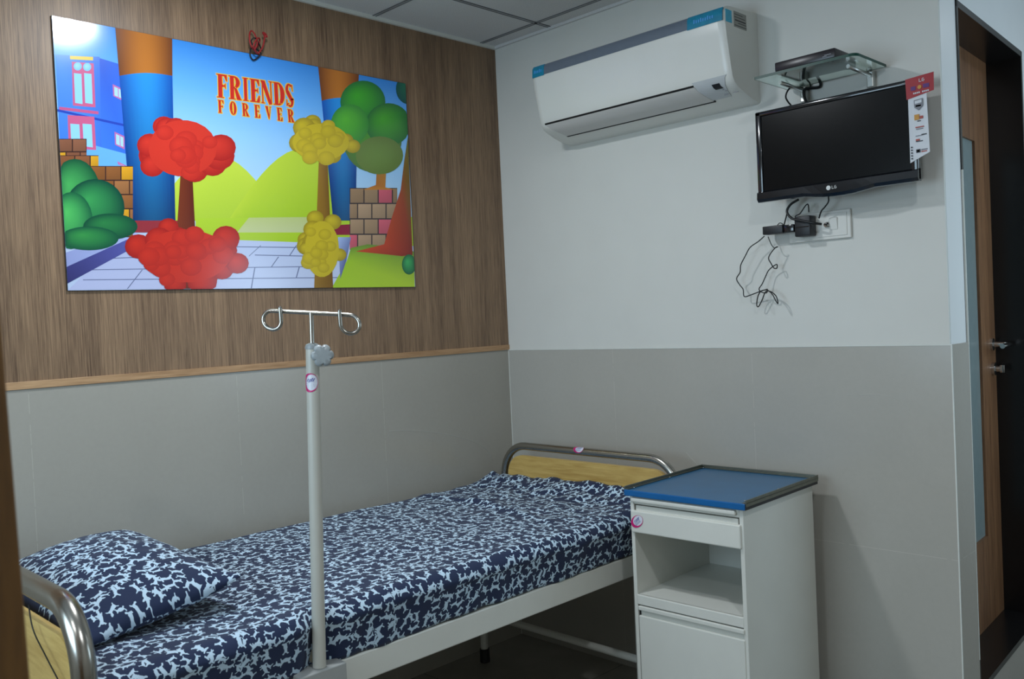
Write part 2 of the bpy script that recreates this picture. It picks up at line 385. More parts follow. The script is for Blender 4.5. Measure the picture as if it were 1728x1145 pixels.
# bathroom door
d1 = empty('door_1', kind='structure')
bm = bmesh.new()
box(bm, 0, .018, -.13, .004, DZ0, DZ1); box(bm, DL - .018, DL, -.13, .004, DZ0, DZ1); box(bm, 0, DL, -.13, .004, DZ1 - .022, DZ1); box(bm, 0, DL, -.13, .006, DZ0 - .02, DZ0)
obj('door_frame', DW(bm), MT['granite'], d1, label='black granite door frame and raised sill')
bm = bmesh.new(); LY0, LY1 = -.16, -.122; gx0, gx1, gz0, gz1 = .16, .665, .55, 2.09
box(bm, -.02, gx0, LY0, LY1, DZ0, DZ1); box(bm, gx1, DL + .02, LY0, LY1, DZ0, DZ1); box(bm, gx0, gx1, LY0, LY1, DZ0, gz0); box(bm, gx0, gx1, LY0, LY1, gz1, DZ1)
leaf = obj('door_leaf', DW(bm), MT['oak'], d1, label='oak-veneered door leaf with tall glass strip')
obj('vision_glass', DW(B(gx0, gx1, -.138, -.132, gz0, gz1)), MT['frosted'], leaf, label='frosted glass strip')
hx = .81
bm = bmesh.new(); lathe(bm, [(.025, 0), (.025, .008), (.011, .012), (.010, .05)], (hx, LY1, 1.293), (0, 1, 0))
tube(bm, smooth_path([(hx, LY1 + .04, 1.293), (hx + .006, LY1 + .062, 1.293), (hx - .02, LY1 + .068, 1.293), (hx - .07, LY1 + .068, 1.292), (hx - .115, LY1 + .066, 1.291)], 6), .0095)
obj('door_handle', DW(bm), MT['chrome'], leaf, True, label='chrome lever handle')
bm = bmesh.new(); lathe(bm, [(.026, 0), (.026, .012), (.012, .014), (.012, .03)], (hx, LY1, 1.195), (0, 1, 0)); box(bm, hx - .005, hx + .005, LY1 + .028, LY1 + .045, 1.18, 1.21, bev=.002)
obj('thumb_turn', DW(bm), MT['chrome'], leaf, True)
def shear(bm):
    for v in bm.verts: v.co.y -= (v.co.z - 1.22) * .018
    return bm
# open door leaf beside the camera, only its edge in view
d2 = empty('door_2', kind='structure')
obj('door_leaf', shear(B(2.085, 2.123, -3.60, -2.7045, .01, 2.1, bev=.002)), MT['teak'], d2, label='orange-brown wooden door leaf close to the viewer')
# unseen windows added for cool light on the reveal and right wall
w1_ = empty('unseen_window_1', kind='structure')
bm = bmesh.new()
for a in ((.2, .24), (1.21, 1.25), (.70, .74)): box(bm, 3.31, 3.37, a[0], a[1], 1.05, 2.15)
box(bm, 3.31, 3.37, .2, 1.25, 1.05, 1.09); box(bm, 3.31, 3.37, .2, 1.25, 2.11, 2.15)
obj('window_frame', bm, MT['white_enamel'], w1_)
obj('pane', B(3.345, 3.35, .24, 1.21, 1.09, 2.11), MT['frosted'], w1_)
w2_ = empty('unseen_window_2', kind='structure')
bm = bmesh.new()
for a in ((.5, .54), (1.76, 1.8), (1.13, 1.17)): box(bm, a[0], a[1], -3.76, -3.735, 1.1, 2.2)
box(bm, .5, 1.8, -3.76, -3.735, 1.1, 1.14); box(bm, .5, 1.8, -3.76, -3.735, 2.16, 2.2)
obj('window_frame', bm, MT['white_enamel'], w2_)
obj('pane', B(.54, 1.76, -3.749, -3.745, 1.14, 2.16), MT['frosted'], w2_)
WHERE = ['above the bed', 'near the bathroom door', 'near the room entrance', 'in the passage by the bathroom']
for (x, y, p), wh in zip(LAMPS, WHERE):
    r = empty('ceiling_light', (x, y, HC), label='round white recessed downlight in the ceiling ' + wh, cat='light', group='recessed ceiling downlights')
    bm = bmesh.new(); n = 32; rings = []
    for rr, z in ((.118, 0), (.118, -.006), (.098, -.009), (.096, -.004), (.118, 0)):
        rings.append([bm.verts.new((rr * math.cos(2 * math.pi * k / n), rr * math.sin(2 * math.pi * k / n), z)) for k in range(n)])
    for a, b in zip(rings[:-1], rings[1:]):
        for k in range(n): bm.faces.new((a[k], a[(k + 1) % n], b[(k + 1) % n], b[k]))
    obj('trim_ring', bm, MT['white_plastic'], r, True)
    bm = bmesh.new(); lathe(bm, [(.097, -.006), (.097, -.002)], (0, 0, 0)); obj('diffuser', bm, MT['bulb'], r)

# ------------------------------------------------------------------ poster
PY0, PY1, PZ0, PZ1 = -1.942, -.548, 1.640, 2.498
pr = empty('poster', (0, -1.25, 1.64), label='large glossy landscape poster with red FRIENDS FOREVER lettering hung on the wood panel', cat='poster')
def loc_(bm): bmesh.ops.translate(bm, vec=(0, 1.25, -1.64), verts=bm.verts); return bm
obj('board', loc_(B(.0015, .0075, PY0, PY1, PZ0, PZ1)), MT['ink'], pr, label='dark poster board edge')
art = bmesh.new(); cl = art.loops.layers.float_color.new('Col'); layer = [0]
def pp(px, py):
    p = on(0, .008, px, py); return (p.y, p.z)
def C3(c): return (lin(c[0]), lin(c[1]), lin(c[2]), 1)
def clipz(p): return (min(max(p[0], PY0 + .001), PY1 - .001), min(max(p[1], PZ0 + .001), PZ1 - .001))
def polyw(pts, cols, lift=True, ex=0):
    """pts in wall coords; cols: one colour or one per point"""
    if lift: layer[0] += 1
    x = .0079 + layer[0] * .000013 + ex
    if not isinstance(cols[0], (tuple, list)): cols = [cols] * len(pts)
    vs = [art.verts.new((x, *clipz(p))) for p in pts]
    try: f = art.faces.new(vs)
    except ValueError: return
    for lp in f.loops: lp[cl] = C3(cols[vs.index(lp.vert)])
def poly(pxs, cols, lift=True): polyw([pp(*p) for p in pxs], cols, lift)
def blob(cx_, cy_, rx, ry, inner, outer, hl=(-.25, -.3), n=28, clip=None):
    """shaded round form of the print: fan from an off-centre light spot"""
    layer[0] += 1; x = .0079 + layer[0] * .000013
    c0 = pp(cx_ + hl[0] * rx, cy_ + hl[1] * ry); rim = [pp(cx_ + rx * math.cos(2 * math.pi * k / n), cy_ + ry * math.sin(2 * math.pi * k / n)) for k in range(n)]
    mid = [((c0[0] + r[0]) / 2, (c0[1] + r[1]) / 2) for r in rim]; mc = tuple((inner[i] * .65 + outer[i] * .35) for i in range(3))
    V = lambda p: art.verts.new((x, *clipz(p)))
    a = V(c0); m = [V(p) for p in mid]; r = [V(p) for p in rim]
    for k in range(n):
        k2 = (k + 1) % n
        try:
            f = art.faces.new((a, m[k], m[k2]))
            for lp in f.loops: lp[cl] = C3(inner if lp.vert is a else mc)
            f = art.faces.new((m[k], r[k], r[k2], m[k2]))
            for lp in f.loops: lp[cl] = C3(mc if lp.vert in (m[k], m[k2]) else outer)
        except ValueError: pass
# sky, deep blue on top to pale at the horizon
rows = [(0, (58, 140, 226)), (.25, (104, 176, 246)), (.5, (150, 204, 250)), (.75, (176, 214, 246)), (1, (190, 220, 244))]
for (a, ca), (b, cb) in zip(rows[:-1], rows[1:]):
    za, zb = PZ1 - a * .62, PZ1 - b * .62
    polyw([(PY0, za), (PY1, za), (PY1, zb), (PY0, zb)], [ca, ca, cb, cb], False)
polyw([(PY0, PZ1 - .62), (PY1, PZ1 - .62), (PY1, PZ0), (PY0, PZ0)], (188, 204, 232), False)
# lettering: bold condensed slab-serif capitals
def glyph(ch):
    """list of convex quads / strips on a unit box"""
    q = []; R = lambda a, b, c, d: q.append([(a, b), (c, b), (c, d), (a, d)])
    def ring(outer, inner):
        for i in range(len(outer) - 1): q.append([outer[i], outer[i + 1], inner[i + 1], inner[i]])
    def bow(cx, cy, rx, ry, rix, riy, a0, a1, n=12):
        o = [(cx + rx * math.cos(math.radians(a0 + (a1 - a0) * k / n)), cy + ry * math.sin(math.radians(a0 + (a1 - a0) * k / n))) for k in range(n + 1)]
        i_ = [(cx + rix * math.cos(math.radians(a0 + (a1 - a0) * k / n)), cy + riy * math.sin(math.radians(a0 + (a1 - a0) * k / n))) for k in range(n + 1)]
        ring(o, i_)
    if ch in 'FE':
        R(.14, 0, .50, 1); R(0, .96, .92, 1); R(0, 0, .64, .04); R(.5, .93, .86, 1)
        q.append([(.66, .96), (.92, .99), (.94, .72), (.86, .72)]); q.append([(.50, .46), (.70, .49), (.70, .54), (.50, .57)]); q.append([(.66, .51), (.80, .36), (.80, .66), (.66, .54)])
        if ch == 'E': R(0, 0, .92, .05); q.append([(.62, .03), (.86, .30), (.96, .30), (.94, 0)])
    elif ch == 'I': R(.28, 0, .72, 1); R(.1, .96, .9, 1); R(.1, 0, .9, .04)
    elif ch == 'D': R(.12, 0, .42, 1); R(0, .96, .5, 1); R(0, 0, .5, .04); bow(.42, .5, .56, .5, .20, .44, -90, 90)
    elif ch == 'O': bow(.5, .5, .5, .52, .13, .44, 0, 360, 28)
    elif ch == 'R':
        R(.12, 0, .42, 1); R(0, .96, .5, 1); R(0, 0, .54, .04); bow(.42, .74, .48, .26, .16, .20, -90, 90)
        q.append([(.42, .50), (.62, .50), (.96, .04), (.62, .04)]); R(.60, 0, 1.0, .05)
    elif ch == 'N': R(.10, 0, .20, 1); R(.82, 0, .92, 1); R(0, 0, .32, .04); R(.70, .96, 1.02, 1); q.append([(0, 1), (.36, 1), (.92, 0), (.68, -.03)]); R(0, .96, .3, 1)
    elif ch == 'V': q.append([(.06, 1), (.44, 1), (.62, .18), (.50, -.02)]); q.append([(.80, 1), (.90, 1), (.56, -.02), (.48, .08)]); R(0, .96, .52, 1); R(.68, .96, 1, 1)
    elif ch == 'S':
        bow(.46, .74, .42, .28, .12, .20, 40, 215); q.append([(.10, .58), (.40, .72), (.92, .30), (.62, .20)]); bow(.50, .27, .42, .29, .14, .20, -150, 25); 
        q.append([(.72, .98), (.84, .98), (.88, .68), (.80, .70)]); q.append([(.08, .02), (.20, .02), (.18, .30), (.08, .32)])
    return q
def word(text, tl, tr, br, bl, fill, gap):
    """letters laid between four picture corners on the poster plane"""
    c4 = [pp(*p) for p in (tl, tr, br, bl)]; n = len(text)
    def m(u, v):
        top = [c4[0][i] * (1 - u) + c4[1][i] * u for i in range(2)]; bot = [c4[3][i] * (1 - u) + c4[2][i] * u for i in range(2)]
        return (bot[0] * (1 - v) + top[0] * v, bot[1] * (1 - v) + top[1] * v)
    wd = {'I': .62, 'D': 1.08, 'R': 1.08, 'N': 1.05, 'E': .92, 'F': .95, 'S': .80, 'O': 1, 'V': 1}
    tot = sum(wd[c_] for c_ in text) + gap * (n - 1); d = .0028
    for off, col in ([((-d, d), (232, 190, 60)), ((d, d), (232, 190, 60)), ((d, -d), (232, 190, 60)), ((-d, -d), (232, 190, 60)), ((d * 1.3, 0), (232, 190, 60)), ((0, 0), fill)]):
        layer[0] += 2; x = 0; cnt = 0
        for ch in text:
            for qd in glyph(ch):
                cnt += 1
                pts = [m((x + a * wd[ch]) / tot, b) for a, b in qd]
                polyw([(p[0] + off[0], p[1] + off[1]) for p in pts], col, False, (cnt % 12) * .000003)
            x += wd[ch] + gap
word('FRIENDS', (365, 124), (495, 143), (497, 181), (366, 164), (204, 44, 34), .06)
word('FOREVER', (367, 168), (495, 185), (497, 207), (368, 190), (200, 44, 34), .85)
# rolling hills
def hill(x0, x1, ytop, ybase, c1, c2, n=18, pw=1.0):
    up = [(x0 + (x1 - x0) * k / n, ybase - (ybase - ytop) * math.sin(math.pi * k / n) ** pw) for k in range(n + 1)]
    for a, b in zip(up[:-1], up[1:]):
        poly([a, b, (b[0], ybase + .5), (a[0], ybase + .5)], [c1, c1, c2, c2], False)
layer[0] += 1; hill(250, 480, 262, 372, (196, 218, 70), (176, 206, 60))
layer[0] += 1; hill(385, 640, 250, 372, (190, 214, 62), (168, 202, 50))
poly([(330, 368), (700, 366), (700, 415), (330, 415)], [(176, 208, 52), (176, 208, 52), (170, 202, 46), (170, 202, 46)])
poly([(420, 367), (520, 366), (530, 392), (400, 392)], [(188, 200, 130), (188, 200, 130), (196, 204, 150), (196, 204, 150)])
# paved path and kerb
poly([(210, 398), (600, 412), (640, 484), (112, 489)], [(176, 186, 222), (196, 210, 238), (200, 212, 238), (184, 190, 226)])
for a in [((180, 436), (330, 430)), ((150, 455), (560, 449)), ((140, 472), (580, 468)), ((300, 415), (560, 418)), ((430, 430), (565, 433)),
          ((440, 414), (420, 432)), ((400, 432), (385, 450)), ((500, 414), (488, 432)), ((470, 433), (458, 450)), ((505, 450), (500, 468)), ((240, 455), (215, 487)), ((520, 433), (514, 450)), ((350, 455), (340, 487)), ((430, 451), (424, 486))]:
    (xa, ya), (xb, yb) = a; nx, ny = (0, .7) if abs(xb - xa) > abs(yb - ya) else (.9, 0)
    poly([(xa - nx, ya - ny), (xb - nx, yb - ny), (xb + nx, yb + ny), (xa + nx, ya + ny)], (104, 112, 150))
poly([(108, 426), (232, 384), (232, 396), (108, 450)], [(150, 160, 210), (176, 190, 236), (170, 184, 230), (150, 160, 210)])
poly([(108, 450), (232, 396), (232, 414), (110, 478)], [(60, 60, 120), (88, 92, 168), (88, 92, 168), (52, 52, 108)])
# blue house on the left
poly([(94, 92), (168, 96), (172, 290), (100, 290)], [(86, 150, 240), (70, 120, 226), (62, 116, 224), (60, 120, 232)])
poly([(168, 98), (214, 112), (222, 290), (172, 290)], [(54, 96, 206), (60, 110, 222), (56, 116, 232), (66, 130, 240)])
poly([(96, 184), (222, 212), (222, 216), (96, 188)], (40, 70, 180))
poly([(140, 240), (222, 262), (222, 290), (140, 290)], (108, 178, 246))
for (x0, y0, x1, y1) in ((121, 104, 158, 178), (114, 194, 159, 250)):
    poly([(x0, y0), (x1, y0 + 3), (x1 + 3, y1 + 3), (x0 + 2, y1)], (206, 96, 140))
    for (a, b) in ((.10, .44), (.56, .90)):
        w_ = x1 - x0; h_ = y1 - y0
        poly([(x0 + a * w_, y0 + .26 * h_), (x0 + b * w_, y0 + .28 * h_), (x0 + b * w_ + 2, y1 - .06 * h_ + 2), (x0 + a * w_ + 2, y1 - .06 * h_)], (150, 212, 248))
blob(131, 112, 7, 7, (160, 216, 250), (120, 190, 240), n=14); blob(147, 113, 7, 7, (160, 216, 250), (120, 190, 240), n=14)
poly([(118, 94), (157, 96), (157, 102), (118, 100)], (226, 196, 70))
poly([(100, 180), (166, 188), (166, 193), (100, 185)], (200, 90, 140))
for (x0, y0, x1, y1) in ((190, 142, 207, 170), (193, 222, 210, 252), (198, 272, 214, 285)):
    poly([(x0, y0), (x1, y0 + 8), (x1, y1), (x0 + 1, y1 - 8)], (190, 110, 170)); poly([(x0 + 2.5, y0 + 4), (x1 - 2, y0 + 10), (x1 - 2, y1 - 4), (x0 + 3, y1 - 9)], (170, 214, 246))
    poly([((x0 + x1) / 2, y0 + 5), ((x0 + x1) / 2 + 1.4, y0 + 5), ((x0 + x1) / 2 + 2, y1 - 4), ((x0 + x1) / 2 + .6, y1 - 4)], (190, 120, 190))
# round towers: brown over blue
def tower(x0, x1, x2, x3, ytop, ymid, ybot):
    n = 12
    for lo, hi, ca, cb in ((ytop, ymid, (116, 64, 34), (190, 116, 46)), (ymid, ybot, (22, 84, 178), (44, 150, 232))):
        layer[0] += 1
        for k in range(n):
            a, b = k / n, (k + 1) / n
            def col(s, c1=ca, c2=cb): w_ = math.sin(math.pi * min(max(s, 0), 1)); return tuple(c1[i] * (1 - w_) + c2[i] * w_ for i in range(3))
            fx = lambda s, y: (x0 + (x1 - x0) * s) + ((x2 + (x3 - x2) * s) - (x0 + (x1 - x0) * s)) * (y - ytop) / (ybot - ytop)
            sag = lambda s: 5 * math.sin(math.pi * s)
            dk = .55 if lo == ymid else 1
            poly([(fx(a, lo), lo - sag(a) * (lo == ymid)), (fx(b, lo), lo - sag(b) * (lo == ymid)), (fx(b, hi), hi - sag(b) * (hi == ymid)), (fx(a, hi), hi - sag(a) * (hi == ymid))],
                 [col(a), col(b), tuple(v * dk for v in col(b)), tuple(v * dk for v in col(a))], False)
tower(194, 289, 222, 296, 40, 128, 380)
poly([(222, 372), (300, 372), (300, 392), (220, 392)], (150, 50, 60))
tower(536, 604, 562, 600, 100, 170, 372)
poly([(560, 380), (596, 378), (598, 396), (558, 396)], (140, 34, 60))
# brick walls
def bricks(x0, x1, y0, rows_, bh, bw, base, joint, stagger=8, slant=0.0):
    poly([(x0, y0), (x1, y0 + slant * (x1 - x0)), (x1, y0 + rows_ * bh + slant * (x1 - x0)), (x0, y0 + rows_ * bh)], joint)
    layer[0] += 1; rnd = random.Random(3)
    for r in range(rows_):
        x = x0 - (r % 2) * bw * .45
        while x < x1:
            a, b = max(x + 1, x0), min(x + bw - 1, x1)
            if b - a > 3:
                j = rnd.uniform(-14, 14); c_ = tuple(min(255, max(0, v + j)) for v in base)
                if rnd.random() < .12: c_ = (220, 160, 40) if base[2] < 100 else (206, 92, 110)
                poly([(a, y0 + r * bh + 1.2 + slant * (a - x0)), (b, y0 + r * bh + 1.2 + slant * (b - x0)), (b, y0 + (r + 1) * bh - 1 + slant * (b - x0)), (a, y0 + (r + 1) * bh - 1 + slant * (a - x0))],
                     [tuple(v * 1.05 for v in c_), c_, tuple(v * .88 for v in c_), tuple(v * .92 for v in c_)], False)
            x += bw
bricks(98, 146, 234, 2, 22, 24, (146, 96, 72), (66, 42, 38))
bricks(100, 166, 262, 5, 22, 26, (146, 92, 60), (66, 42, 38))
bricks(152, 224, 280, 5, 24, 26, (150, 96, 54), (66, 42, 38))
bricks(590, 670, 317, 4, 26, 24, (164, 134, 104), (58, 48, 50))
# lawn on the right
layer[0] += 1; L1_ = layer[0]
lawn = [(560, 489), (585, 440), (592, 418), (620, 412), (660, 416), (700, 424), (700, 489)]
poly(lawn, [(168, 204, 48), (160, 196, 44), (110, 150, 46), (104, 140, 50), (96, 130, 50), (110, 150, 52), (184, 214, 52)], False)
poly([(570, 400), (592, 400), (584, 440), (574, 470)], [(170, 190, 234), (120, 140, 190), (90, 100, 150), (100, 110, 160)])
# right-hand tree
poly([(690, 230), (696, 430), (678, 432), (640, 428), (600, 424), (648, 412), (660, 370), (676, 320), (682, 270)],
     [(110, 110, 40), (130, 34, 26), (140, 40, 30), (176, 58, 30), (200, 70, 34), (190, 62, 30), (186, 66, 34), (160, 70, 36), (130, 100, 40)])
poly([(636, 278), (652, 276), (650, 316), (668, 320), (612, 320), (634, 312)], [(160, 120, 50), (170, 130, 60), (190, 120, 50), (196, 130, 56), (196, 130, 56), (180, 110, 50)])
blob(628, 232, 50, 58, (74, 150, 46), (84, 118, 60), (0, .1)); blob(612, 172, 38, 36, (70, 176, 50), (44, 116, 60)); blob(655, 210, 38, 36, (78, 170, 52), (44, 112, 56)); blob(590, 210, 32, 34, (92, 186, 58), (60, 140, 60))
blob(640, 262, 40, 32, (112, 142, 66), (104, 128, 62), (0, 0)); blob(690, 150, 22, 26, (30, 110, 80), (20, 80, 76)); blob(690, 446, 12, 17, (60, 176, 96), (20, 96, 60))
# bushes on the left
layer[0] = L1_
blob(126, 330, 44, 62, (76, 176, 92), (20, 84, 56)); blob(160, 350, 50, 48, (60, 160, 86), (14, 70, 56)); blob(120, 372, 36, 48, (86, 196, 100), (24, 96, 64)); blob(186, 382, 46, 22, (44, 130, 70), (16, 76, 56)); blob(150, 402, 50, 20, (56, 150, 74), (18, 84, 60))
# plain red and yellow garden bushes stand in the foreground
rb = random.Random(11)
poly([(305, 285), (324, 285), (334, 487), (292, 487)], [(120, 52, 30), (96, 36, 26), (90, 34, 26), (126, 56, 34)])
def shrub(cx_, cy_, rx, ry, n, inner, outer, s_):
    for k in range(n):
        a = rb.uniform(0, 6.28); q = math.sqrt(rb.uniform(0.15, 1)); r_ = rb.uniform(.26, .40) * s_
        blob(cx_ + math.cos(a) * q * (rx - r_ * .6), cy_ + math.sin(a) * q * (ry - r_ * .6), r_, r_ * .9, inner, outer, n=16)
    blob(cx_, cy_, rx * .72, ry * .72, inner, tuple(v * .97 for v in inner), n=22)
    for k in range(n):
        a = rb.uniform(0, 6.28); q = rb.uniform(0, .7); r_ = rb.uniform(.2, .3) * s_
        blob(cx_ + math.cos(a) * q * rx, cy_ + math.sin(a) * q * ry, r_, r_ * .85, inner, tuple((inner[i] + outer[i]) / 2 for i in range(3)), n=14)
layer[0] = L1_ + 6
shrub(308, 250, 80, 66, 16, (214, 56, 42), (172, 34, 32), 66)
layer[0] = L1_ + 12
shrub(312, 432, 104, 62, 22, (206, 50, 36), (164, 32, 30), 66)
layer[0] = L1_ + 6
poly([(538, 262), (552, 262), (562, 487), (530, 487)], [(150, 112, 40), (120, 84, 30), (120, 84, 30), (150, 112, 40)])
shrub(541, 240, 66, 44, 14, (208, 184, 44), (160, 140, 38), 48)
layer[0] = L1_ + 8
shrub(543, 420, 40, 66, 14, (206, 184, 46), (158, 138, 36), 44)
obj('printed_picture', loc_(art), MT['poster'], pr, label='glossy print of a cartoon garden, blue house and trees')
# coil of red and black wire over the top edge
bm = bmesh.new(); rp = lambda px, py, x: on(0, x, px, py)
tube(bm, smooth_path([rp(437, 92, .012), rp(424, 78, .03), rp(421, 60, .03), rp(424, 52, .02), rp(430, 58, .03), rp(434, 72, .04), rp(430, 84, .03), rp(438, 70, .02), rp(436, 64, .04), rp(428, 76, .05), rp(434, 90, .03), rp(443, 80, .03), rp(447, 62, .03)], 6), .0028, 8)
tube(bm, smooth_path([rp(446, 63, .03), rp(449, 59, .032), rp(444, 55, .035), rp(447, 60, .03), rp(451, 62, .03)], 4), .004, 8)
wire = obj('wire_coil', bm, MT['red_cable'], None, True, label='small tangled coil of red and black wire on the top edge of the poster', cat='wire')
bm = bmesh.new(); tube(bm, smooth_path([rp(436, 84, .03), rp(425, 80, .02), rp(422, 92, .015), rp(427, 101, .014), rp(434, 98, .014), rp(440, 90, .02), rp(432, 82, .03), rp(424, 70, .03), rp(430, 64, .04), rp(437, 74, .03), rp(442, 86, .02)], 6), .0026, 8)
obj('black_strand', bm, MT['cable'], wire, True, label='black strand')

# ------------------------------------------------------------------ air conditioner
ac = empty('air_conditioner', (.89, 0, 2.2), label='white split air conditioner mounted high on the painted wall', cat='air conditioner')
def L(o_, bm): bmesh.ops.translate(bm, vec=-Vector(o_.location), verts=bm.verts); return bm
AX0, AX1 = .436, 1.344
prof = [(0, 2.542), (-.19, 2.530), (-.214, 2.521), (-.225, 2.507), (-.228, 2.474), (-.222, 2.43), (-.212, 2.38), (-.200, 2.32), (-.192, 2.287), (-.178, 2.266), (-.150, 2.252), (-.110, 2.238), (-.05, 2.222), (0, 2.216)]
bm = bmesh.new()
def section(x, s=1, dy=0): return [bm.verts.new((x, y * s, 2.38 + (z - 2.38) * (1 - (1 - s) * .5))) for y, z in prof]
secs = [section(AX0, .955), section(AX0 + .008, .99), section(AX0 + .03, 1), section(AX1 - .03, 1), section(AX1 - .008, .99), section(AX1, .955)]
for a, b in zip(secs[:-1], secs[1:]):
    for k in range(len(prof) - 1): bm.faces.new((a[k], b[k], b[k + 1], a[k + 1]))
    bm.faces.new((a[-1], b[-1], b[0], a[0]))
bm.faces.new(secs[0]); bm.faces.new(secs[-1][::-1])
obj('body', L(ac, bm), MT['white_plastic'], ac, True)
def acs(x, k, d=.0012):
    """point on the housing profile, k = fractional profile index, pushed out by d"""
    i = int(min(k, len(prof) - 2)); f_ = k - i; y = prof[i][0] * (1 - f_) + prof[i + 1][0] * f_; z = prof[i][1] * (1 - f_) + prof[i + 1][1] * f_
    ty, tz = prof[i + 1][0] - prof[i][0], prof[i + 1][1] - prof[i][1]; n_ = math.hypot(ty, tz)
    return Vector((x, y + tz / n_ * d, z - ty / n_ * d))
def acpatch(x0, x1, ks, d=.0015, sl0=0, sl1=0, parent=None, m=None, name=''):
    bm = bmesh.new(); n = len(ks) - 1
    A = [acs(x0 + sl0 * i / n, k, d) for i, k in enumerate(ks)]; Bv = [acs(x1 + sl1 * i / n, k, d) for i, k in enumerate(ks)]
    A2 = [acs(x0 + sl0 * i / n, k, -.002) for i, k in enumerate(ks)]; B2 = [acs(x1 + sl1 * i / n, k, -.002) for i, k in enumerate(ks)]
    vA, vB, wA, wB = [[bm.verts.new(p) for p in s] for s in (A, Bv, A2, B2)]
    for i in range(n):
        bm.faces.new((vA[i], vB[i], vB[i + 1], vA[i + 1])); bm.faces.new((wA[i], wA[i + 1], wB[i + 1], wB[i]))
        bm.faces.new((vA[i], vA[i + 1], wA[i + 1], wA[i])); bm.faces.new((vB[i], wB[i], wB[i + 1], vB[i + 1]))
    bm.faces.new((vA[0], wA[0], wB[0], vB[0])); bm.faces.new((vA[-1], vB[-1], wB[-1], wA[-1]))
    return obj(name, L(ac, bm), m, parent or ac, True)
strip = acpatch(AX0 + .012, AX1 - .006, [2.4, 3, 3.5, 4], .0018, m=MT['silver_strip'], name='trim_strip')
tag(strip, label='dark silver band along the top')
acpatch(AX0 + .008, AX0 + .072, [2.35, 3, 3.5, 4.05], .003, m=MT['blue_tape'], name='blue_film', parent=ac)
acpatch(AX1 - .145, AX1 - .004, [2.35, 3, 3.5, 4.05], .003, m=MT['blue_tape'], name='blue_film', parent=ac)
def aclet(text, x, k, h, name):
    bm = bmesh.new(); o_ = acs(x, k, .0042); o2 = acs(x, k - 1, .0042); lettering(bm, text, o_, (1, 0, 0), (o2 - o_), h, depth=.0005); return obj(name, L(ac, bm), MT['film_text'], ac)
bm = bmesh.new(); box(bm, AX1 - .0012, AX1 + .0012, -.213, -.175, 2.470, 2.512)
obj('blue_film', L(ac, bm), MT['cyan_tape'], ac)
for xa, n_ in ((AX0 + .018, 5), (AX1 - .118, 9)):
    bm = bmesh.new()
    for k in range(n_):
        p = acs(xa + k * .0092, 3.62, .0042); q = acs(xa + k * .0092, 3.30 if k % 3 else 3.2, .0042); prism(bm, [p, p + Vector((.0055, 0, 0)), q + Vector((.0055, 0, 0)), q], (0, .001, 0))
    obj('film_print', L(ac, bm), MT['film_text'], ac)
bm = bmesh.new(); box(bm, AX1 - .0005, AX1 + .0012, -.160, -.078, 2.462, 2.516)
lab = obj('rating_label', L(ac, bm), MT['label_grey'], ac)
bm = bmesh.new()
for r_, (a, b) in enumerate(((0, .7), (0, .9), (.05, .95), (.3, 1), (0, 1))): 
    z = 2.507 - r_ * .0095; box(bm, AX1 + .0011, AX1 + .0016, -.158 + a * .078, -.158 + b * .078, z - (.002 if r_ != 2 else .004), z)
obj('label_print', L(ac, bm), MT['ink'], lab)
# louvre slot and flap in the lower chamfer
FX0, FX1 = .468, 1.19
acpatch(FX0, FX1, [8.0, 8.25], .0035, m=MT['black_slot'], name='air_slot')
acpatch(FX0 + .004, FX1 + .002, [8.28, 9, 10, 10.95], .0045, .045, .03, m=MT['flap'], name='louver_flap')
acpatch(FX0 + .045, FX1 + .036, [10.98, 11.12], .0035, m=MT['black_slot'], name='air_slot')
cp = acpatch(FX1 - .004, AX1 - .018, [7.75, 8, 9, 10, 10.9], .0025, .03, -.03, m=MT['ac_panel'], name='control_panel')
dsp = acpatch(1.262, 1.292, [8.55, 9, 9.35], .0042, .006, .006, m=MT['black'], name='display')
bm = bmesh.new()
for x, k, w_ in ((1.290, 9.6, .006), (1.296, 9.85, .007), (1.28, 10.4, .016), (1.315, 10.35, .022)):
    p = acs(x, k, .0045); box(bm, p.x, p.x + w_, p.y - .0008, p.y + .001, p.z - .0008, p.z + .0012)
obj('panel_print', L(ac, bm), MT['grey_ink'], cp)

# ------------------------------------------------------------------ television
tv = empty('television', (1.66, -.12, 1.845), label='black flat-screen television on the wall below the glass shelf', cat='television')
TX0, TX1, TZ0, TZ1, TY = 1.388, 1.931, 1.851, 2.160, -.122
bm = bmesh.new()
box(bm, TX0 + .01, TX1 - .01, TY + .012, TY + .05, TZ0 + .01, TZ1 - .01, bev=.01)
box(bm, 1.5, 1.82, TY + .04, TY + .07, 1.9, 2.1, bev=.01)
obj('back_shell', L(tv, bm), MT['black'], tv, True)
bm = bmesh.new(); fr = []
box(bm, TX0, TX0 + .021, TY, TY + .02, TZ0, TZ1, bev=.004); box(bm, TX1 - .021, TX1, TY, TY + .02, TZ0, TZ1, bev=.004)
box(bm, TX0, TX1, TY, TY + .02, TZ1 - .016, TZ1, bev=.004)
obj('bezel', L(tv, bm), MT['black_gloss'], tv, True)
bm = bmesh.new()   # lower bar, sagging in the middle
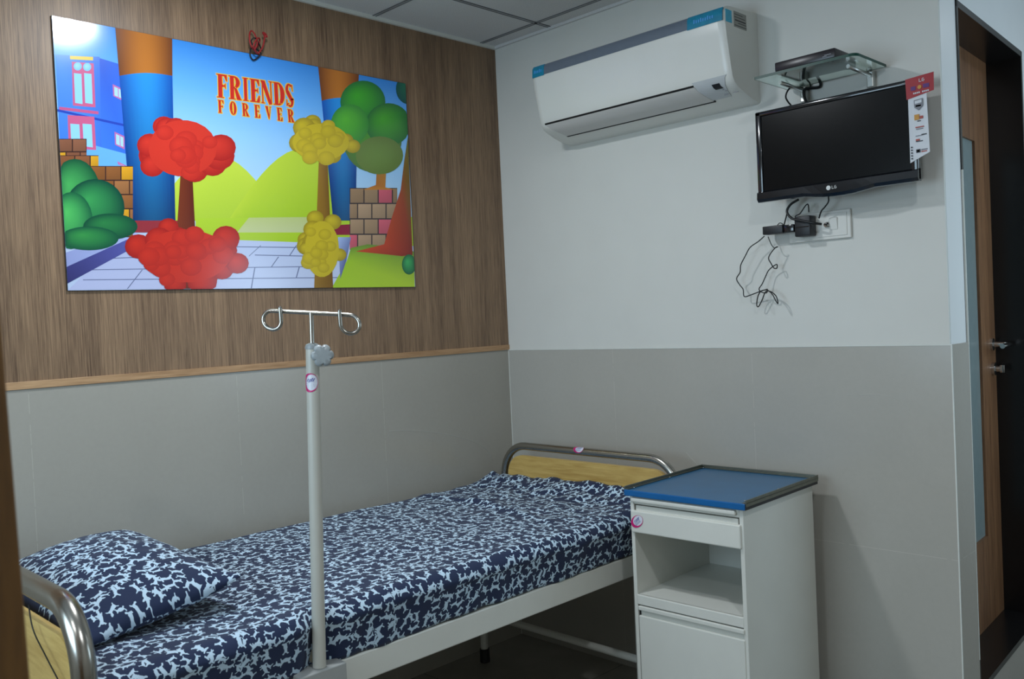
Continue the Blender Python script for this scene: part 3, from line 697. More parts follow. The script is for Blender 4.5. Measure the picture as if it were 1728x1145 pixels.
for k in range(16):
    a, b = k / 16, (k + 1) / 16; bump_ = lambda s: .012 * max(0, 1 - abs((s - .53) / .20) ** 2.4)
    xa, xb = TX0 + (TX1 - TX0) * a, TX0 + (TX1 - TX0) * b; za, zb = TZ0 - bump_(a), TZ0 - bump_(b)
    prof_ = lambda x, z: [(x, TY + .006, TZ0 + .037), (x, TY - .006, TZ0 + .030), (x, TY - .008, z + .008), (x, TY, z - .002), (x, TY + .02, z - .002), (x, TY + .02, TZ0 + .037)]
    A = [bm.verts.new(p) for p in prof_(xa, za)]; Bv = [bm.verts.new(p) for p in prof_(xb, zb)]
    for i in range(6): bm.faces.new((A[i], Bv[i], Bv[(i + 1) % 6], A[(i + 1) % 6]))
    if k == 0: bm.faces.new(A)
    if k == 15: bm.faces.new(Bv[::-1])
bmesh.ops.remove_doubles(bm, verts=bm.verts, dist=1e-5)
chin = obj('lower_bar', L(tv, bm), MT['black_gloss'], tv)
obj('screen', L(tv, B(TX0 + .018, TX1 - .018, TY + .006, TY + .012, TZ0 + .034, TZ1 - .012)), MT['screen'], tv)
bm = bmesh.new(); lathe(bm, [(.0075, 0), (.0075, .0008)], (1.647, TY - .0075, TZ0 + .014), (0, -1, 0), 20)
lettering(bm, 'LG', (1.659, TY - .0085, TZ0 + .009), (1, 0, 0), (0, 0, 1), .010, depth=.0006)
obj('logo', L(tv, bm), MT['steel_dull'], chin, label='small silver LG logo')
bm = bmesh.new(); box(bm, 1.60, 1.72, -.052, -.004, 1.93, 2.05, bev=.004); box(bm, 1.63, 1.69, -.012, -.001, 1.86, 2.12, bev=.002)
obj('wall_bracket', L(tv, bm), MT['black'], tv)
# promotional card stuck on the right edge of the screen
bm = bmesh.new(); cy = TY - .002
prism(bm, [(1.908, cy, 1.905), (1.908, cy, 2.115), (1.962, cy, 2.13), (1.968, cy - .004, 1.93)], (0, .0008, 0))
card = obj('promotional_card', L(tv, bm), MT['white_card'], tv, label='white and red promotional card on the right edge of the screen')
bm = bmesh.new(); prism(bm, [(1.904, cy - .0015, 2.098), (1.902, cy - .0015, 2.160), (1.986, cy - .0015, 2.166), (1.985, cy - .0015, 2.112)], (0, .0008, 0))
obj('card_header', L(tv, bm), MT['red_card'], card, label='red card header')
bm = bmesh.new(); yy = cy - .0026
lettering(bm, 'LG', (1.943, yy, 2.144), (1, 0, .03), (0, 0, 1), .010, depth=.0005)
obj('card_lettering', L(tv, bm), MT['white_card'], card); bm = bmesh.new()
for k in range(9):
    if k != 4: box(bm, 1.925 + k * .0052, 1.9288 + k * .0052, yy, yy + .0005, 2.1105 + k * .0002, 2.1150 + k * .0002)
obj('card_lettering', L(tv, bm), MT['white_card'], card)
bm = bmesh.new(); lathe(bm, [(.006, 0), (.006, .0005)], (1.944, yy, 2.129), (0, -1, 0), 14); obj('gold_mark', L(tv, bm), MT['gold_ink'], card)
bm = bmesh.new(); box(bm, 1.954, 1.972, yy, yy + .0005, 2.124, 2.136); obj('violet_mark', L(tv, bm), MT['violet_ink'], card); bm = bmesh.new(); box(bm, 1.918, 1.932, yy, yy + .0005, 2.122, 2.134); obj('violet_mark', L(tv, bm), MT['violet_ink'], card)
bm = bmesh.new(); yy = cy - .0038
def cb(x0, x1, z0, z1, mi): box(bm, x0, x1, yy, yy + .003, z0, z1, mi=mi)
prism(bm, [(1.926, yy, 2.092), (1.952, yy, 2.094), (1.952, yy, 2.072), (1.939, yy, 2.060), (1.927, yy, 2.070)], (0, .002, 0), 1)
prism(bm, [(1.929, yy - .0004, 2.089), (1.949, yy - .0004, 2.091), (1.949, yy - .0004, 2.082), (1.929, yy - .0004, 2.080)], (0, .002, 0), 2)
cb(1.931, 1.947, 2.071, 2.076, 0); cb(1.926, 1.940, 2.032, 2.048, 3); cb(1.942, 1.951, 2.034, 2.042, 4); cb(1.934, 1.944, 2.027, 2.029, 0)
cb(1.928, 1.953, 2.008, 2.011, 4); cb(1.930, 1.950, 2.003, 2.005, 1); cb(1.928, 1.950, 1.983, 1.9845, 1); cb(1.945, 1.960, 1.984, 1.987, 0)
cb(1.928, 1.939, 1.969, 1.974, 4); cb(1.928, 1.948, 1.966, 1.968, 0); cb(1.928, 1.940, 1.933, 1.943, 0); cb(1.931, 1.937, 1.935, 1.941, 2); cb(1.943, 1.962, 1.938, 1.942, 1); cb(1.943, 1.960, 1.933, 1.936, 4)
for k in range(5): cb(1.9125, 1.9165, 1.916 + k * .0085, 1.9195 + k * .0085, 0)
obj('card_print', L(tv, bm), [MT['ink'], MT['grey_ink'], MT['white_card'], MT['gold_ink'], MT['card_red_ink']], card)

# ------------------------------------------------------------------ glass shelf with set-top box
SZ = 2.246
sh = empty('glass_shelf', (1.64, -.12, SZ), label='small clear glass wall shelf with green edges carrying the set-top box', cat='shelf')
bm = bmesh.new(); r_ = .022; x0, x1, y0, y1 = 1.462, 1.806, -.250, -.024
out = [(x0, y1), (x0, y0 + .004), (x0 + .004, y0)] + [(x1 - r_ + r_ * math.sin(a), y0 + r_ - r_ * math.cos(a)) for a in [math.radians(15 * k) for k in range(7)]] + [(x1, y1)]
prism(bm, [(x, y, SZ - .009) for x, y in out], (0, 0, .009))
bm.normal_update()
for f in bm.faces:
    if abs(f.normal.z) < .5 and f.calc_center_median().y < -.01: f.material_index = 1
obj('glass_plate', L(sh, bm), [MT['glass'], MT['glass_edge']], sh)
for bx in (1.520, 1.752):
    bm = bmesh.new(); box(bm, bx - .011, bx + .011, -.026, 0, SZ - .062, SZ - .009, bev=.003)
    br = obj('bracket', L(sh, bm), MT['steel_dull'], sh)
    bm = bmesh.new(); tube(bm, [(bx, -.02, SZ - .022), (bx, -.185, SZ - .020)], .0065, 14); obj('support_rod', L(sh, bm), MT['steel_dull'], br)
    bm = bmesh.new(); lathe(bm, [(.010, 0), (.010, .006)], (bx, -.026, SZ + .0005), (0, 0, 1), 18); lathe(bm, [(.006, .006), (.004, .010)], (bx, -.026, SZ + .0005), (0, 0, 1), 18)
    obj('clamp_screw', L(sh, bm), MT['steel_dull'], br)
sb = empty('set_top_box', (1.63, -.15, SZ), label='slim black set-top box lying on the glass shelf above the television', cat='set-top box')
bm = bmesh.new(); box(bm, 1.530, 1.735, -.236, -.085, SZ + .004, SZ + .034, bev=.004)
bd = obj('body', L(sb, bm), MT['stb_body'], sb, True)
obj('bottom_plate', L(sb, B(1.534, 1.731, -.232, -.089, SZ + .0035, SZ + .0045)), MT['stb_base'], sb)
for x, y in ((1.55, -.22), (1.715, -.22), (1.55, -.1), (1.715, -.1)):
    bm = bmesh.new(); lathe(bm, [(.007, 0), (.007, .0036)], (x, y, SZ + .0002), (0, 0, 1), 14); obj('foot', L(sb, bm), MT['rubber'], sb)
bm = bmesh.new(); lettering(bm, 'STB', (1.706, -.2366, SZ + .014), (1, 0, 0), (0, 0, 1), .007, depth=.0005); bm.free()
bm = bmesh.new(); box(bm, 1.700, 1.722, -.2365, -.2358, SZ + .016, SZ + .0185); box(bm, 1.694, 1.708, -.2365, -.2358, SZ + .0125, SZ + .0145)
obj('front_mark', L(sb, bm), MT['grey_ink'], sb)
bm = bmesh.new(); W2 = lambda px, py, y: on(1, y, px, py)
tube(bm, smooth_path([(1.56, -.09, SZ + .015), (1.545, -.04, SZ + .012), (1.54, -.011, SZ + .004), (1.535, -.011, SZ - .02), W2(1340, 145, -.05), W2(1330, 152, -.07), W2(1326, 163, -.075), W2(1330, 172, -.07), W2(1338, 182, -.05), W2(1345, 200, -.045)], 8), .0030, 8)
tube(bm, smooth_path([(1.60, -.09, SZ + .015), (1.585, -.045, SZ + .012), (1.575, -.011, SZ + .006), (1.573, -.011, SZ - .02), W2(1359, 150, -.035), W2(1357, 162, -.04), W2(1362, 176, -.04), W2(1368, 195, -.035)], 8), .0050, 8)
obj('box_cable', bm, MT['cable'], None, True, label='pair of black cables dropping from the set-top box behind the television', cat='cable')

# ------------------------------------------------------------------ switch board, adapters, loose cable
sw = empty('switch_board', (1.55, 0, 1.75), label='white rectangular switch board on the wall below the television', cat='switch board')
obj('plate', L(sw, B(1.440, 1.664, -.012, 0, 1.706, 1.803, bev=.003)), MT['white_plastic'], sw)
obj('insert_frame', L(sw, B(1.452, 1.652, -.0145, -.011, 1.716, 1.793, bev=.001)), MT['white_plastic'], sw)
bm = bmesh.new(); prism(bm, [(1.594, -.014, 1.738), (1.594, -.0165, 1.738), (1.594, -.021, 1.776), (1.594, -.014, 1.780)], (.026, 0, 0)); obj('rocker_switch', L(sw, bm), MT['white_plastic'], sw)
bm = bmesh.new(); lathe(bm, [(.010, 0), (.010, .006), (.007, .007), (.007, .016)], (1.585, -.0145, 1.755), (0, -1, 0), 16); obj('aerial_socket', L(sw, bm), MT['chrome'], sw)
ad = empty('plug_adapter', (1.52, -.03, 1.75), label='square black plug adapter pushed into the white switch board', cat='adapter')
obj('body', L(ad, B(1.487, 1.545, -.062, -.0147, 1.722, 1.792, bev=.005)), MT['black'], ad, True)
obj('rib', L(ad, B(1.492, 1.540, -.0635, -.0605, 1.752, 1.756)), MT['black_gloss'], ad)
pa = empty('power_adapter', (1.43, -.03, 1.76), label='long black power adapter hanging level left of the plug adapter', cat='adapter')
obj('body', L(pa, B(1.368, 1.445, -.066, -.028, 1.741, 1.770, bev=.003)), MT['black'], pa, True)
obj('socket_end', L(pa, B(1.444, 1.484, -.060, -.030, 1.740, 1.768, bev=.003)), MT['black_gloss'], pa, True)
bm = bmesh.new()
tube(bm, smooth_path([W2(1348, 336, -.05), W2(1334, 345, -.06), W2(1328, 357, -.065), W2(1336, 368, -.07), W2(1352, 372, -.072), W2(1372, 376, -.072), W2(1386, 378, -.05)], 8), .0042, 10)
obj('aerial_cable', bm, MT['cable'], None, True, label='thick black aerial cable curving from television to the switch board socket', cat='cable')
bm = bmesh.new()
tube(bm, smooth_path([W2(1398, 330, -.06), W2(1398, 340, -.06), W2(1392, 349, -.058), W2(1386, 356, -.055), W2(1382, 368, -.045)], 8), .0026, 8)
obj('thin_cable', bm, MT['cable'], None, True, label='thin black cable falling from under the television behind the plug adapter', cat='cable')
bm = bmesh.new()
tube(bm, smooth_path([W2(1365, 358, -.045), W2(1364, 346, -.05), W2(1360, 346, -.05), W2(1350, 360, -.05), W2(1342, 366, -.05), W2(1350, 382, -.045)], 8), .0022, 8)
tube(bm, smooth_path([W2(1328, 360, -.055), W2(1324, 376, -.05), W2(1322, 382, -.05)], 6), .0024, 8)
tube(bm, smooth_path([W2(1310, 382, -.045), W2(1316, 376, -.04), W2(1322, 379, -.045), W2(1324, 384, -.045)], 6), .0016, 8)
obj('looped_cable', bm, MT['cable'], None, True, label='short thin black leads looping over the two adapters under the television', cat='cable')
bm = bmesh.new(); y_ = -.045
pts = [(1290, 398), (1280, 407), (1266, 417), (1258, 431), (1250, 447), (1249, 459), (1243, 470), (1248, 480), (1254, 488), (1256, 500), (1268, 497), (1284, 491), (1294, 489), (1303, 496), (1309, 507), (1313, 512), (1310, 500), (1301, 492), (1292, 492),
       (1286, 506), (1280, 517), (1277, 514), (1279, 500), (1284, 491), (1291, 489), (1295, 488), (1293, 494), (1284, 492), (1281, 487), (1286, 479), (1292, 466), (1297, 456), (1305, 449), (1311, 446), (1311, 452), (1306, 452), (1301, 444), (1297, 436), (1300, 428), (1308, 418), (1312, 416)]
sp_ = smooth_path([W2(px, py, y_ - .012 * math.sin(i * .55) - .0008 * (i % 3)) for i, (px, py) in enumerate(pts)], 6)
tube(bm, sp_, .0020, 8)
tube(bm, smooth_path([W2(1313, 416, -.045), W2(1307, 418, -.046), W2(1302, 413, -.045), W2(1298, 404, -.046), W2(1296, 399, -.046)], 6), .0016, 8)
obj('dangling_cable', bm, MT['cable'], None, True, label='long thin black cable dangling in tangled loops below the power adapter', cat='cable')

# ------------------------------------------------------------------ hospital bed
bed = empty('hospital_bed', (.55, -1.25, 0), label='steel hospital bed with yellow boards along the wood-panelled wall', cat='bed')
BX0, BX1, BZ = .10, 1.0, .62
def bow(y, r, xl, xr, ztop, zbot, name, panel_top, lab):
    R_ = .13; path = [Vector((xl, y, zbot)), Vector((xl, y, ztop - R_ - .1))] + arc((xl + R_, y, ztop - R_), R_, 180, 90, 10) + arc((xr - R_, y, ztop - R_), R_, 90, 0, 10) + [Vector((xr, y, ztop - R_ - .1)), Vector((xr, y, zbot))]
    h = obj(name, L(bed, T(path, r, 20)), MT['steel'], bed, True, label=lab)
    bm = bmesh.new(); a0, a1 = xl + r + .012, xr - r - .012; rr = .085; z1 = panel_top
    pts = [(a0, .60), (a1, .60)] + [(a1 - rr + rr * math.cos(math.radians(9 * k)), z1 - rr + rr * math.sin(math.radians(9 * k))) for k in range(11)] + \
          [(a0 + rr - rr * math.sin(math.radians(9 * k)), z1 - rr + rr * math.cos(math.radians(9 * k))) for k in range(11)]
    prism(bm, [(x, y - .009, z) for x, z in pts], (0, .018, 0))
    pn = obj('end_board', L(bed, bm), MT['yellow_board'], bed, label='yellow laminate board')
    return h, pn
foot, fp = bow(-.20, .0165, .141, 1.062, .934, .45, 'foot_rail', .893, 'bent stainless steel tube at the far end')
head, hp = bow(-2.31, .025, .125, 1.065, .936, .40, 'head_rail', .866, 'bent stainless steel tube at the near end')
bm = bmesh.new(); tube(bm, smooth_path([on(1, -2.335, 48, 1020), on(1, -2.335, 56, 1062), on(1, -2.335, 76, 1104), on(1, -2.335, 100, 1150)], 8), .0016, 8)
obj('cord', L(bed, bm), MT['cable'], bed, True)
def channel(x0, x1, y0, y1, name):
    bm = bmesh.new(); box(bm, x0, x1, y0, y1, BZ - .076, BZ, bev=.004); return obj(name, L(bed, bm), MT['white_enamel'], bed)
channel(BX1 - .034, BX1, -1.665, -.19, 'side_rail'); channel(BX1 - .034, BX1, -2.30, -1.80, 'side_rail'); channel(BX0, BX0 + .034, -2.30, -.19, 'side_rail')
channel(BX0 + .034, BX1 - .034, -.225, -.19, 'end_rail'); channel(BX0 + .034, BX1 - .034, -2.30, -2.265, 'end_rail')
bm = bmesh.new(); box(bm, .966, 1.036, -1.80, -1.665, BZ - .085, BZ + .008, bev=.003); obj('pole_bracket', L(bed, bm), MT['bracket_grey'], bed, label='light grey bracket block for the drip stand')
bm = bmesh.new()
for k in range(12):
    y = -2.15 + k * .17; box(bm, BX0 + .03, BX1 - .03, y, y + .05, BZ - .034, BZ - .028)
obj('lying_surface', L(bed, bm), MT['white_enamel'], bed)
for x in (.085, .965):
    for y in (-.35, -2.12):
        if x > .5: xx = x + .0
        else: xx = x + .03
        bm = bmesh.new(); tube(bm, [(xx, y, .045), (xx, y, BZ - .06)], .016, 16)
        lg = obj('leg', L(bed, bm), MT['white_enamel'], bed, True)
        bm = bmesh.new(); lathe(bm, [(.017, 0), (.022, .003), (.021, .058), (.017, .06)], (xx, y, 0), seg=18); obj('rubber_foot', L(bed, bm), MT['rubber'], lg, True)
for y in (-.35, -2.12):
    obj('cross_bar', L(bed, T([(.115, y, .212), (.965, y, .212)], .0145, 14)), MT['white_enamel'], bed, True)
def sticker(c, u, v, n, w_, h_, parent, root, off=.0006, wrap=None):
    """round maker's sticker: white ellipse, magenta crescent ring, blue scribble; wrap = (axis point, radius) bends it round a tube"""
    c, u, v, n = Vector(c), Vector(u).normalized(), Vector(v).normalized(), Vector(n).normalized()
    def P(a, b, d):
        if wrap: 
            ang = (b if wrap[1] == 'v' else a) / wrap[0]; rr = wrap[0] + d; s_, c_ = math.sin(ang) * rr, math.cos(ang) * rr - wrap[0]
            return (c + u * a + v * s_ + n * c_) if wrap[1] == 'v' else (c + u * s_ + v * b + n * c_)
        return c + u * a + v * b + n * d
    def fan(fn_o, fn_i, d, name, m, par, n_=28, a0=0, a1=360):
        bm = bmesh.new(); K = 5; rows = []
        for k in range(n_ + 1):
            a = math.radians(a0 + (a1 - a0) * k / n_); o_, i_ = fn_o(a), fn_i(a)
            rows.append([bm.verts.new(P(i_[0] + (o_[0] - i_[0]) * j / K, i_[1] + (o_[1] - i_[1]) * j / K, d)) for j in range(K + 1)])
        for a, b in zip(rows[:-1], rows[1:]):
            for j in range(K): bm.faces.new((a[j], a[j + 1], b[j + 1], b[j]))
        return obj(name, L(root, bm), m, par)
    s = fan(lambda a: (w_ * math.cos(a), h_ * math.sin(a)), lambda a: (0, 0), off, 'sticker', MT['sticker_white'], parent)
    tag(s, label='round white and magenta maker sticker')
    if parent is not root: pass
    k1 = fan(lambda a: (w_ * math.cos(a), h_ * math.sin(a)), lambda a: (w_ * (.78 * math.cos(a) + .18), h_ * (.84 * math.sin(a) + .03)), off * 2, 'magenta_ring', MT['magenta'], parent)
    bm = bmesh.new()
    for (a, b, c_, d) in ((-.45, .12, -.2, .42), (-.2, .05, .05, .4), (.05, .1, .3, .5), (.28, .12, .5, .45)):
        q = [P(w_ * x_, h_ * y_, off * 2.2) for x_, y_ in ((a, b), (a + .12, b), (c_ + .12, d), (c_, d))]; bm.faces.new([bm.verts.new(p) for p in q])
    for yy_ in (-.1, -.32, -.5):
        q = [P(w_ * x_, h_ * y_, off * 2.2) for x_, y_ in ((-.5, yy_), (.5, yy_ + .12), (.5, yy_ + .17), (-.5, yy_ + .05))]; bm.faces.new([bm.verts.new(p) for p in q])
    obj('sticker_print', L(root, bm), MT['sticker_blue'], parent)
sticker((.588, -.20 - .0117, .934 + .0117), (1, 0, 0), (0, .707, .707), (0, -.707, .707), .026, .017, foot, bed, wrap=(.0165, 'v'))

# mattress
mt = obj('mattress', B(.065, .982, -2.255, -.235, BZ + .001, BZ + .14, bev=.03, seg=4), MT['foam'], None, True, label='beige mattress just showing under the hem of the printed sheet', cat='mattress')
# bed sheet: one cloth with drop on the near side
from mathutils import noise as mn
SY0, SY1, ZT = -2.275, -.222, .772
def sheet():
    bm = bmesh.new(); uvl = bm.loops.layers.uv.new('UVMap'); NU, NV = 110, 190; g = []
    top_w = .975; drop = .148; rad = .045; total = drop + top_w + drop * .5
    for i in range(NU + 1):
        s = total * i / NU; row = []      # s from the bottom hem of the near side, over the top, to the wall side
        for j in range(NV + 1):
            y = SY0 + (SY1 - SY0) * j / NV; ty = (y - SY0) / (SY1 - SY0)
            hem = .012 * mn.noise(Vector((y * 4.0, 1.3, 0))) + .006 * mn.noise(Vector((y * 11, 4.1, 0)))
            L1 = drop - rad; q = math.pi / 2 * rad; push = .034 * math.exp(-((y + 1.722) / .045) ** 2)
            if s < L1: x, z = 1.030, ZT - rad - (L1 - s) * (1 - hem * 7)
            elif s < L1 + q: a = (s - L1) / rad; x, z = 1.030 - rad + rad * math.cos(a), ZT - rad + rad * math.sin(a)
            else:
                d = s - L1 - q; x, z = 1.030 - rad - d, ZT
                lim = .052 + rad
                if x < lim:
                    e = lim - x; 
                    if e < q: x, z = lim - rad * math.sin(e / rad), ZT - rad + rad * math.cos(e / rad)
                    else: x, z = lim - rad, ZT - rad - (e - q)
            # cloth relief
            n1 = mn.noise(Vector((s * 5, y * 3.2, 0))); n2 = mn.noise(Vector((s * 14, y * 9, 3))); 
            amp = .006 * n1 + .0025 * n2
            if s < L1: x += .010 * mn.noise(Vector((y * 6, s * 8, 7))) + .006 * mn.noise(Vector((y * 18, s * 5, 9))) - .026 * (1 - s / L1) - push - .006; 
            else:
                z += amp; x -= push * max(0, 1 - (ZT - z) * 0 - max(0, 1.0 - x) / .06) if x > .94 else 0
                edge = max(0, (ty - .72) / .28)                                   # rumples near the far end
                z += edge * (.013 * mn.noise(Vector((s * 9 + y * 4, y * 16, 5))) + .009 * mn.noise(Vector((s * 22, y * 20, 8))))
                z += .052 * max(0, (ty - .93) / .07) ** 1.3 * (.75 + .5 * mn.noise(Vector((s * 7, 2, 2)))) * min(1, (1.08 - x) / .2)
                ridge = math.exp(-((ty - (.76 + .10 * (1.0 - x))) / .012) ** 2); z += .012 * ridge * max(0, math.sin(min(1, max(0, (x - .25) / .7)) * math.pi))
                ridge = math.exp(-((ty - (.80 + .05 * x)) / .010) ** 2); z += .008 * ridge * max(0, math.sin(min(1, max(0, x / .8)) * math.pi))
                dip = math.exp(-((x - .50) / .42) ** 2 - ((y + 1.98) / .26) ** 2); z -= .012 * dip   # weight of the pillow
            row.append((bm.verts.new((x, y, z)), s, y))
        g.append(row)
    for i in range(NU):
        for j in range(NV):
            q4 = (g[i][j], g[i][j + 1], g[i + 1][j + 1], g[i + 1][j]); f = bm.faces.new([v[0] for v in q4]); f.smooth = True
            for lp, v in zip(f.loops, q4): lp[uvl].uv = (v[1], v[2])
    # ends tucked down
    for j, sg in ((0, -1), (NV, 1)):
        prev = [g[i][j] for i in range(NU + 1)]
        for st_ in range(1, 4):
            cur = [(bm.verts.new((p[0].co.x, p[0].co.y + sg * (.008 if st_ == 1 else 0), max(BZ + .02, p[0].co.z - .03))), p[1], p[2] + sg * .03) for p in prev]
            for i in range(NU):
                q4 = (prev[i], prev[i + 1], cur[i + 1], cur[i]); f = bm.faces.new([v[0] for v in q4]); f.smooth = True
                for lp, v in zip(f.loops, q4): lp[uvl].uv = (v[1], v[2])
            prev = cur
    o = obj('bed_sheet', bm, MT['print'], None, False, label='navy blue sheet with pale animal print spread over the mattress', cat='bed sheet')
    md = o.modifiers.new('thick', 'SOLIDIFY'); md.thickness = .002; md.offset = 1
    return o
sheet()
# pillow
def pillow():
    bm = bmesh.new(); uvl = bm.loops.layers.uv.new('UVMap'); NX, NY = 44, 34; W_, D_ = .66, .43; sides = []
    for sgn in (1, -1):
        g = []
        for i in range(NX + 1):
            row = []
            for j in range(NY + 1):
                u, v = i / NX * 2 - 1, j / NY * 2 - 1
                pin = 1 - .055 * (1 - abs(u) ** 2) * abs(v) ** 6; pin2 = 1 - .075 * (1 - abs(v) ** 2) * abs(u) ** 6
                x, y = u * W_ / 2 * pin2, v * D_ / 2 * pin
                h = (max(0, 1 - abs(u) ** 2.6) ** .62) * (max(0, 1 - abs(v) ** 2.4) ** .60)
                z = sgn * h * (.092 if sgn > 0 else .045)
                z += h * .006 * mn.noise(Vector((x * 9, y * 9, sgn * 3.0))) + .004 * mn.noise(Vector((x * 25, y * 25, sgn * 5.0))) * h
                fr = max(abs(u), abs(v)); z += .006 * mn.noise(Vector((x * 16, y * 16, 2))) * fr ** 4
                z += .03 * max(0, u) ** 2 * max(0, v) ** 2                      # lifted inner corner
                row.append((bm.verts.new((x, y, z)), x + 3, y + (0 if sgn > 0 else 2)))
            g.append(row)
        for i in range(NX):
            for j in range(NY):
                q4 = [g[i][j], g[i + 1][j], g[i + 1][j + 1], g[i][j + 1]]
                if sgn < 0: q4 = q4[::-1]
                f = bm.faces.new([q[0] for q in q4]); f.smooth = True
                for lp, q in zip(f.loops, q4): lp[uvl].uv = (q[1], q[2])
    bmesh.ops.remove_doubles(bm, verts=bm.verts, dist=.0004)
    o = obj('pillow', bm, MT['print'], None, False, label='plump pillow in navy pale-printed cover leaning at the near end of the bed', cat='pillow')
    o.location = (.515, -2.055, ZT + .062); o.rotation_euler = (math.radians(6), math.radians(5), math.radians(3)); return o
pillow()

# ------------------------------------------------------------------ drip stand
iv = empty('drip_stand', (1.0, -1.727, BZ + .008), label='cream drip stand pole with twin steel hooks rising from the bed rail', cat='drip stand')
b0, b1 = Vector((1.010, -1.729, BZ + .009)), Vector((1.008, -1.700, 1.438)); ax_ = (b1 - b0).normalized()
obj('pole', L(iv, T([b0, b1], .0168, 24)), MT['pole_enamel'], iv, True)
bm = bmesh.new(); lathe(bm, [(.0178, 0), (.0185, .004), (.016, .012), (.006, .016)], b1 - ax_ * .004, ax_, 20); obj('pole_cap', L(iv, bm), MT['pole_grey'], iv, True)
rt = Vector((RC[0][0], RC[1][0], 0)).normalized(); top = b1 + Vector((.003, 0, .088)); dn = Vector((0, 0, 1)); fwd = Vector((rt.y, -rt.x, 0))   # fwd points to the room
sl = -.10
bar = lambda s, z=0, f_=0: top + rt * s + Vector((0, 0, s * sl + z)) + fwd * f_
obj('inner_rod', L(iv, T([b1 - ax_ * .02, top], .006, 14)), MT['steel'], iv, True)
bm = bmesh.new()
def loop(sg):
    R2 = .0235; c_ = sg * .098; pts = [bar(0), bar(sg * .05), bar(c_ - sg * .004)]
    for k in range(1, 15):
        a = math.radians(90 - k * 19.5 ); pts.append(bar(c_ + sg * R2 * math.cos(a), -R2 + R2 * math.sin(a), -.012 * k / 14 * 0 + .010 * k / 14))
    pts.append(bar(c_ - sg * R2 * 1.0, .003, .0125)); pts.append(bar(c_ - sg * R2 * .98, .0085, .0125))
    return pts
for sg, nm in ((-1, 'a'), (1, 'b')):
    pts = smooth_path(loop(sg), 4); bm = bmesh.new(); tube(bm, pts, .0052, 12)
    hk = obj('hook', L(iv, bm), MT['steel'], iv, True)
    bm = bmesh.new(); lathe(bm, [(.002, -.004), (.0045, -.002), (.005, .001), (.002, .005)], pts[-1], (0, 0, 1), 12); obj('hook_tip', L(iv, bm), MT['steel'], hk, True)
# star knob facing the viewer side
kc = b1 + fwd * .030 + rt * .031 + Vector((0, 0, -.020)); kn = (fwd + rt * .35 + Vector((0, 0, .08))).normalized(); ku = kn.cross(Vector((0, 0, 1))).normalized(); kv = ku.cross(kn) * -1
bm = bmesh.new(); n = 72; rings = []
for h, sc_ in ((-.008, .80), (-.006, .94), (0, 1), (.006, .96), (.010, .80), (.0105, .3)):
    rings.append([bm.verts.new(kc + kn * h + (ku * math.cos(a) + kv * math.sin(a)) * (.0225 + .0065 * math.sqrt(abs(math.cos(3 * a)))) * sc_) for a in [2 * math.pi * k / n for k in range(n)]])
for a, b in zip(rings[:-1], rings[1:]):
    for k in range(n): f = bm.faces.new((a[k], a[(k + 1) % n], b[(k + 1) % n], b[k])); f.smooth = True
bm.faces.new(rings[0][::-1]); bm.faces.new(rings[-1])
tube(bm, [kc - kn * .036, kc - kn * .004], .009, 14)
obj('star_knob', L(iv, bm), MT['pole_grey'], iv, True, label='grey-blue six-lobed locking knob')
sticker(b1 - ax_ * .088 + (fwd * .97 - rt * .25).normalized() * .0168, (rt * .97 + fwd * .25), ax_, (fwd * .97 - rt * .25), .021, .024, iv, iv, wrap=(.0170, 'u'))

# ------------------------------------------------------------------ bedside cabinet
RZ = math.radians(1.2)
cb_ = empty('bedside_cabinet', (1.112, -.560, 0), RZ, label='white metal bedside cabinet with blue tray top beside the bed foot', cat='cabinet')
CW, CD, CH = .424, .470, .874      # local: x right, y towards the wall
def cab(name, bm, m, parent=None, smooth=False, **kw): return obj(name, bm, m, parent or cb_, smooth, **kw)
e = MT['white_enamel']
bm = bmesh.new()
box(bm, 0, .014, 0, CD, .06, CH, bev=.0015); box(bm, CW - .014, CW, 0, CD, .06, CH, bev=.0015); box(bm, .014, CW - .014, CD - .012, CD, .06, CH)
box(bm, .014, CW - .014, 0, CD - .012, CH - .012, CH); box(bm, .014, CW - .014, .012, CD - .012, .06, .075)
box(bm, .014, CW - .014, .014, CD - .012, .758, .768); box(bm, .014, CW - .014, .001, .02, CH - .028, CH - .012, bev=.003)
cab('carcass', bm, e)
bm = bmesh.new(); box(bm, .012, CW - .012, .0, CD - .012, .520, .540, bev=.002); box(bm, .012, CW - .012, -.002, .012, .506, .540, bev=.003); cab('open_shelf', bm, e)
bm = bmesh.new(); box(bm, .006, CW - .008, -.010, .006, .752, .826, bev=.004); box(bm, .02, CW - .02, .004, .02, .752, .842)
dr = cab('drawer', bm, e)
bm = bmesh.new(); box(bm, .010, CW - .022, -.012, .004, CH - .020, CH - .004, bev=.005); cab('upper_rail', bm, e, label='rounded white pull-out rail under the tray')
bm = bmesh.new(); box(bm, .018, CW - .010, -.004, .010, .08, .470, bev=.003); dd = cab('door', bm, e)
bm = bmesh.new(); box(bm, .018, CW - .010, -.006, .008, .488, .503, bev=.003); box(bm, .022, CW - .012, .006, .012, .470, .490); cab('handle_lip', bm, e, dd)
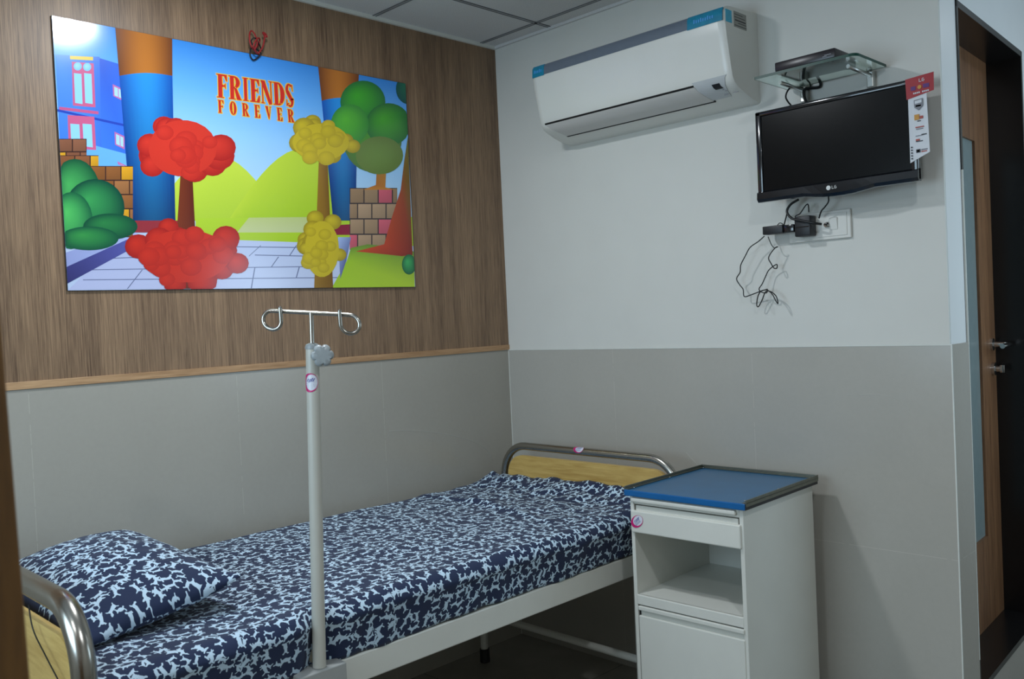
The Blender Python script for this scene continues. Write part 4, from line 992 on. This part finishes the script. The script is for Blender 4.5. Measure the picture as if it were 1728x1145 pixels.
cab('gap', B(.0185, .0225, .004, .0065, .466, .488), MT['black_slot'], dd, label='black recess at the door pull')
for x in (.03, CW - .03):
    for y in (.04, CD - .04):
        bm = bmesh.new(); lathe(bm, [(.014, .062), (.014, .03), (.02, .028), (.02, .0)], (x, y, 0), seg=16); cab('foot', bm, MT['rubber'], None, True)
# tray top
bm = bmesh.new(); box(bm, -.012, CW + .014, -.012, CD + .008, CH + .001, CH + .019, bev=.002)
tp = cab('tray_top', bm, MT['blue_top'], label='glossy dark blue tray top')
bm = bmesh.new(); box(bm, -.013, CW + .015, -.016, -.010, CH, CH + .021, bev=.003); cab('front_lip', bm, MT['blue_lip'], tp, label='bright blue front lip')
bm = bmesh.new(); box(bm, CW + .0135, CW + .016, -.012, CD + .008, CH + .0005, CH + .018); cab('edge_band', bm, MT['black'], tp, label='black edge band')
for nm, a in (('guard_rail', (-.016, -.012, -.010, CD + .010)), ('guard_rail', (CW + .014, CW + .018, -.010, CD + .010)), ('guard_rail', (-.016, CW + .018, CD + .006, CD + .010))):
    x0, x1, y0, y1 = a; bm = bmesh.new(); box(bm, x0, x1, y0, y1, CH + .010, CH + .031, bev=.001)
    if x1 - x0 > .1: box(bm, x0, x1, y0 - .010, y1, CH + .020, CH + .0225)
    elif x0 < 0: box(bm, x0, x1 + .010, y0, y1, CH + .020, CH + .0225)
    else: box(bm, x0 - .010, x1, y0, y1, CH + .020, CH + .0225)
    cab(nm, bm, MT['rail_metal'], tp, label='dull metal guard rail')
for x, y in ((.004, .02), (CW - .004, .02), (.004, CD - .012), (.004, CD * .5), (CW - .004, CD * .5)):
    bm = bmesh.new(); lathe(bm, [(.0035, 0), (.002, .002)], (x, y, CH + .0225), seg=12); cab('screw', bm, MT['chrome'], tp)
# sticker on the drawer
def stick_cab():
    c = Vector((.033, -.0103, .791)); 
    root = bpy.data.objects.new('tmp', None)
    u = Vector((.82, 0, .57)); v = Vector((-.57, 0, .82)); sticker(c, u, v, (0, -1, 0), .027, .019, dr, root)
    bpy.data.objects.remove(root)
stick_cab()
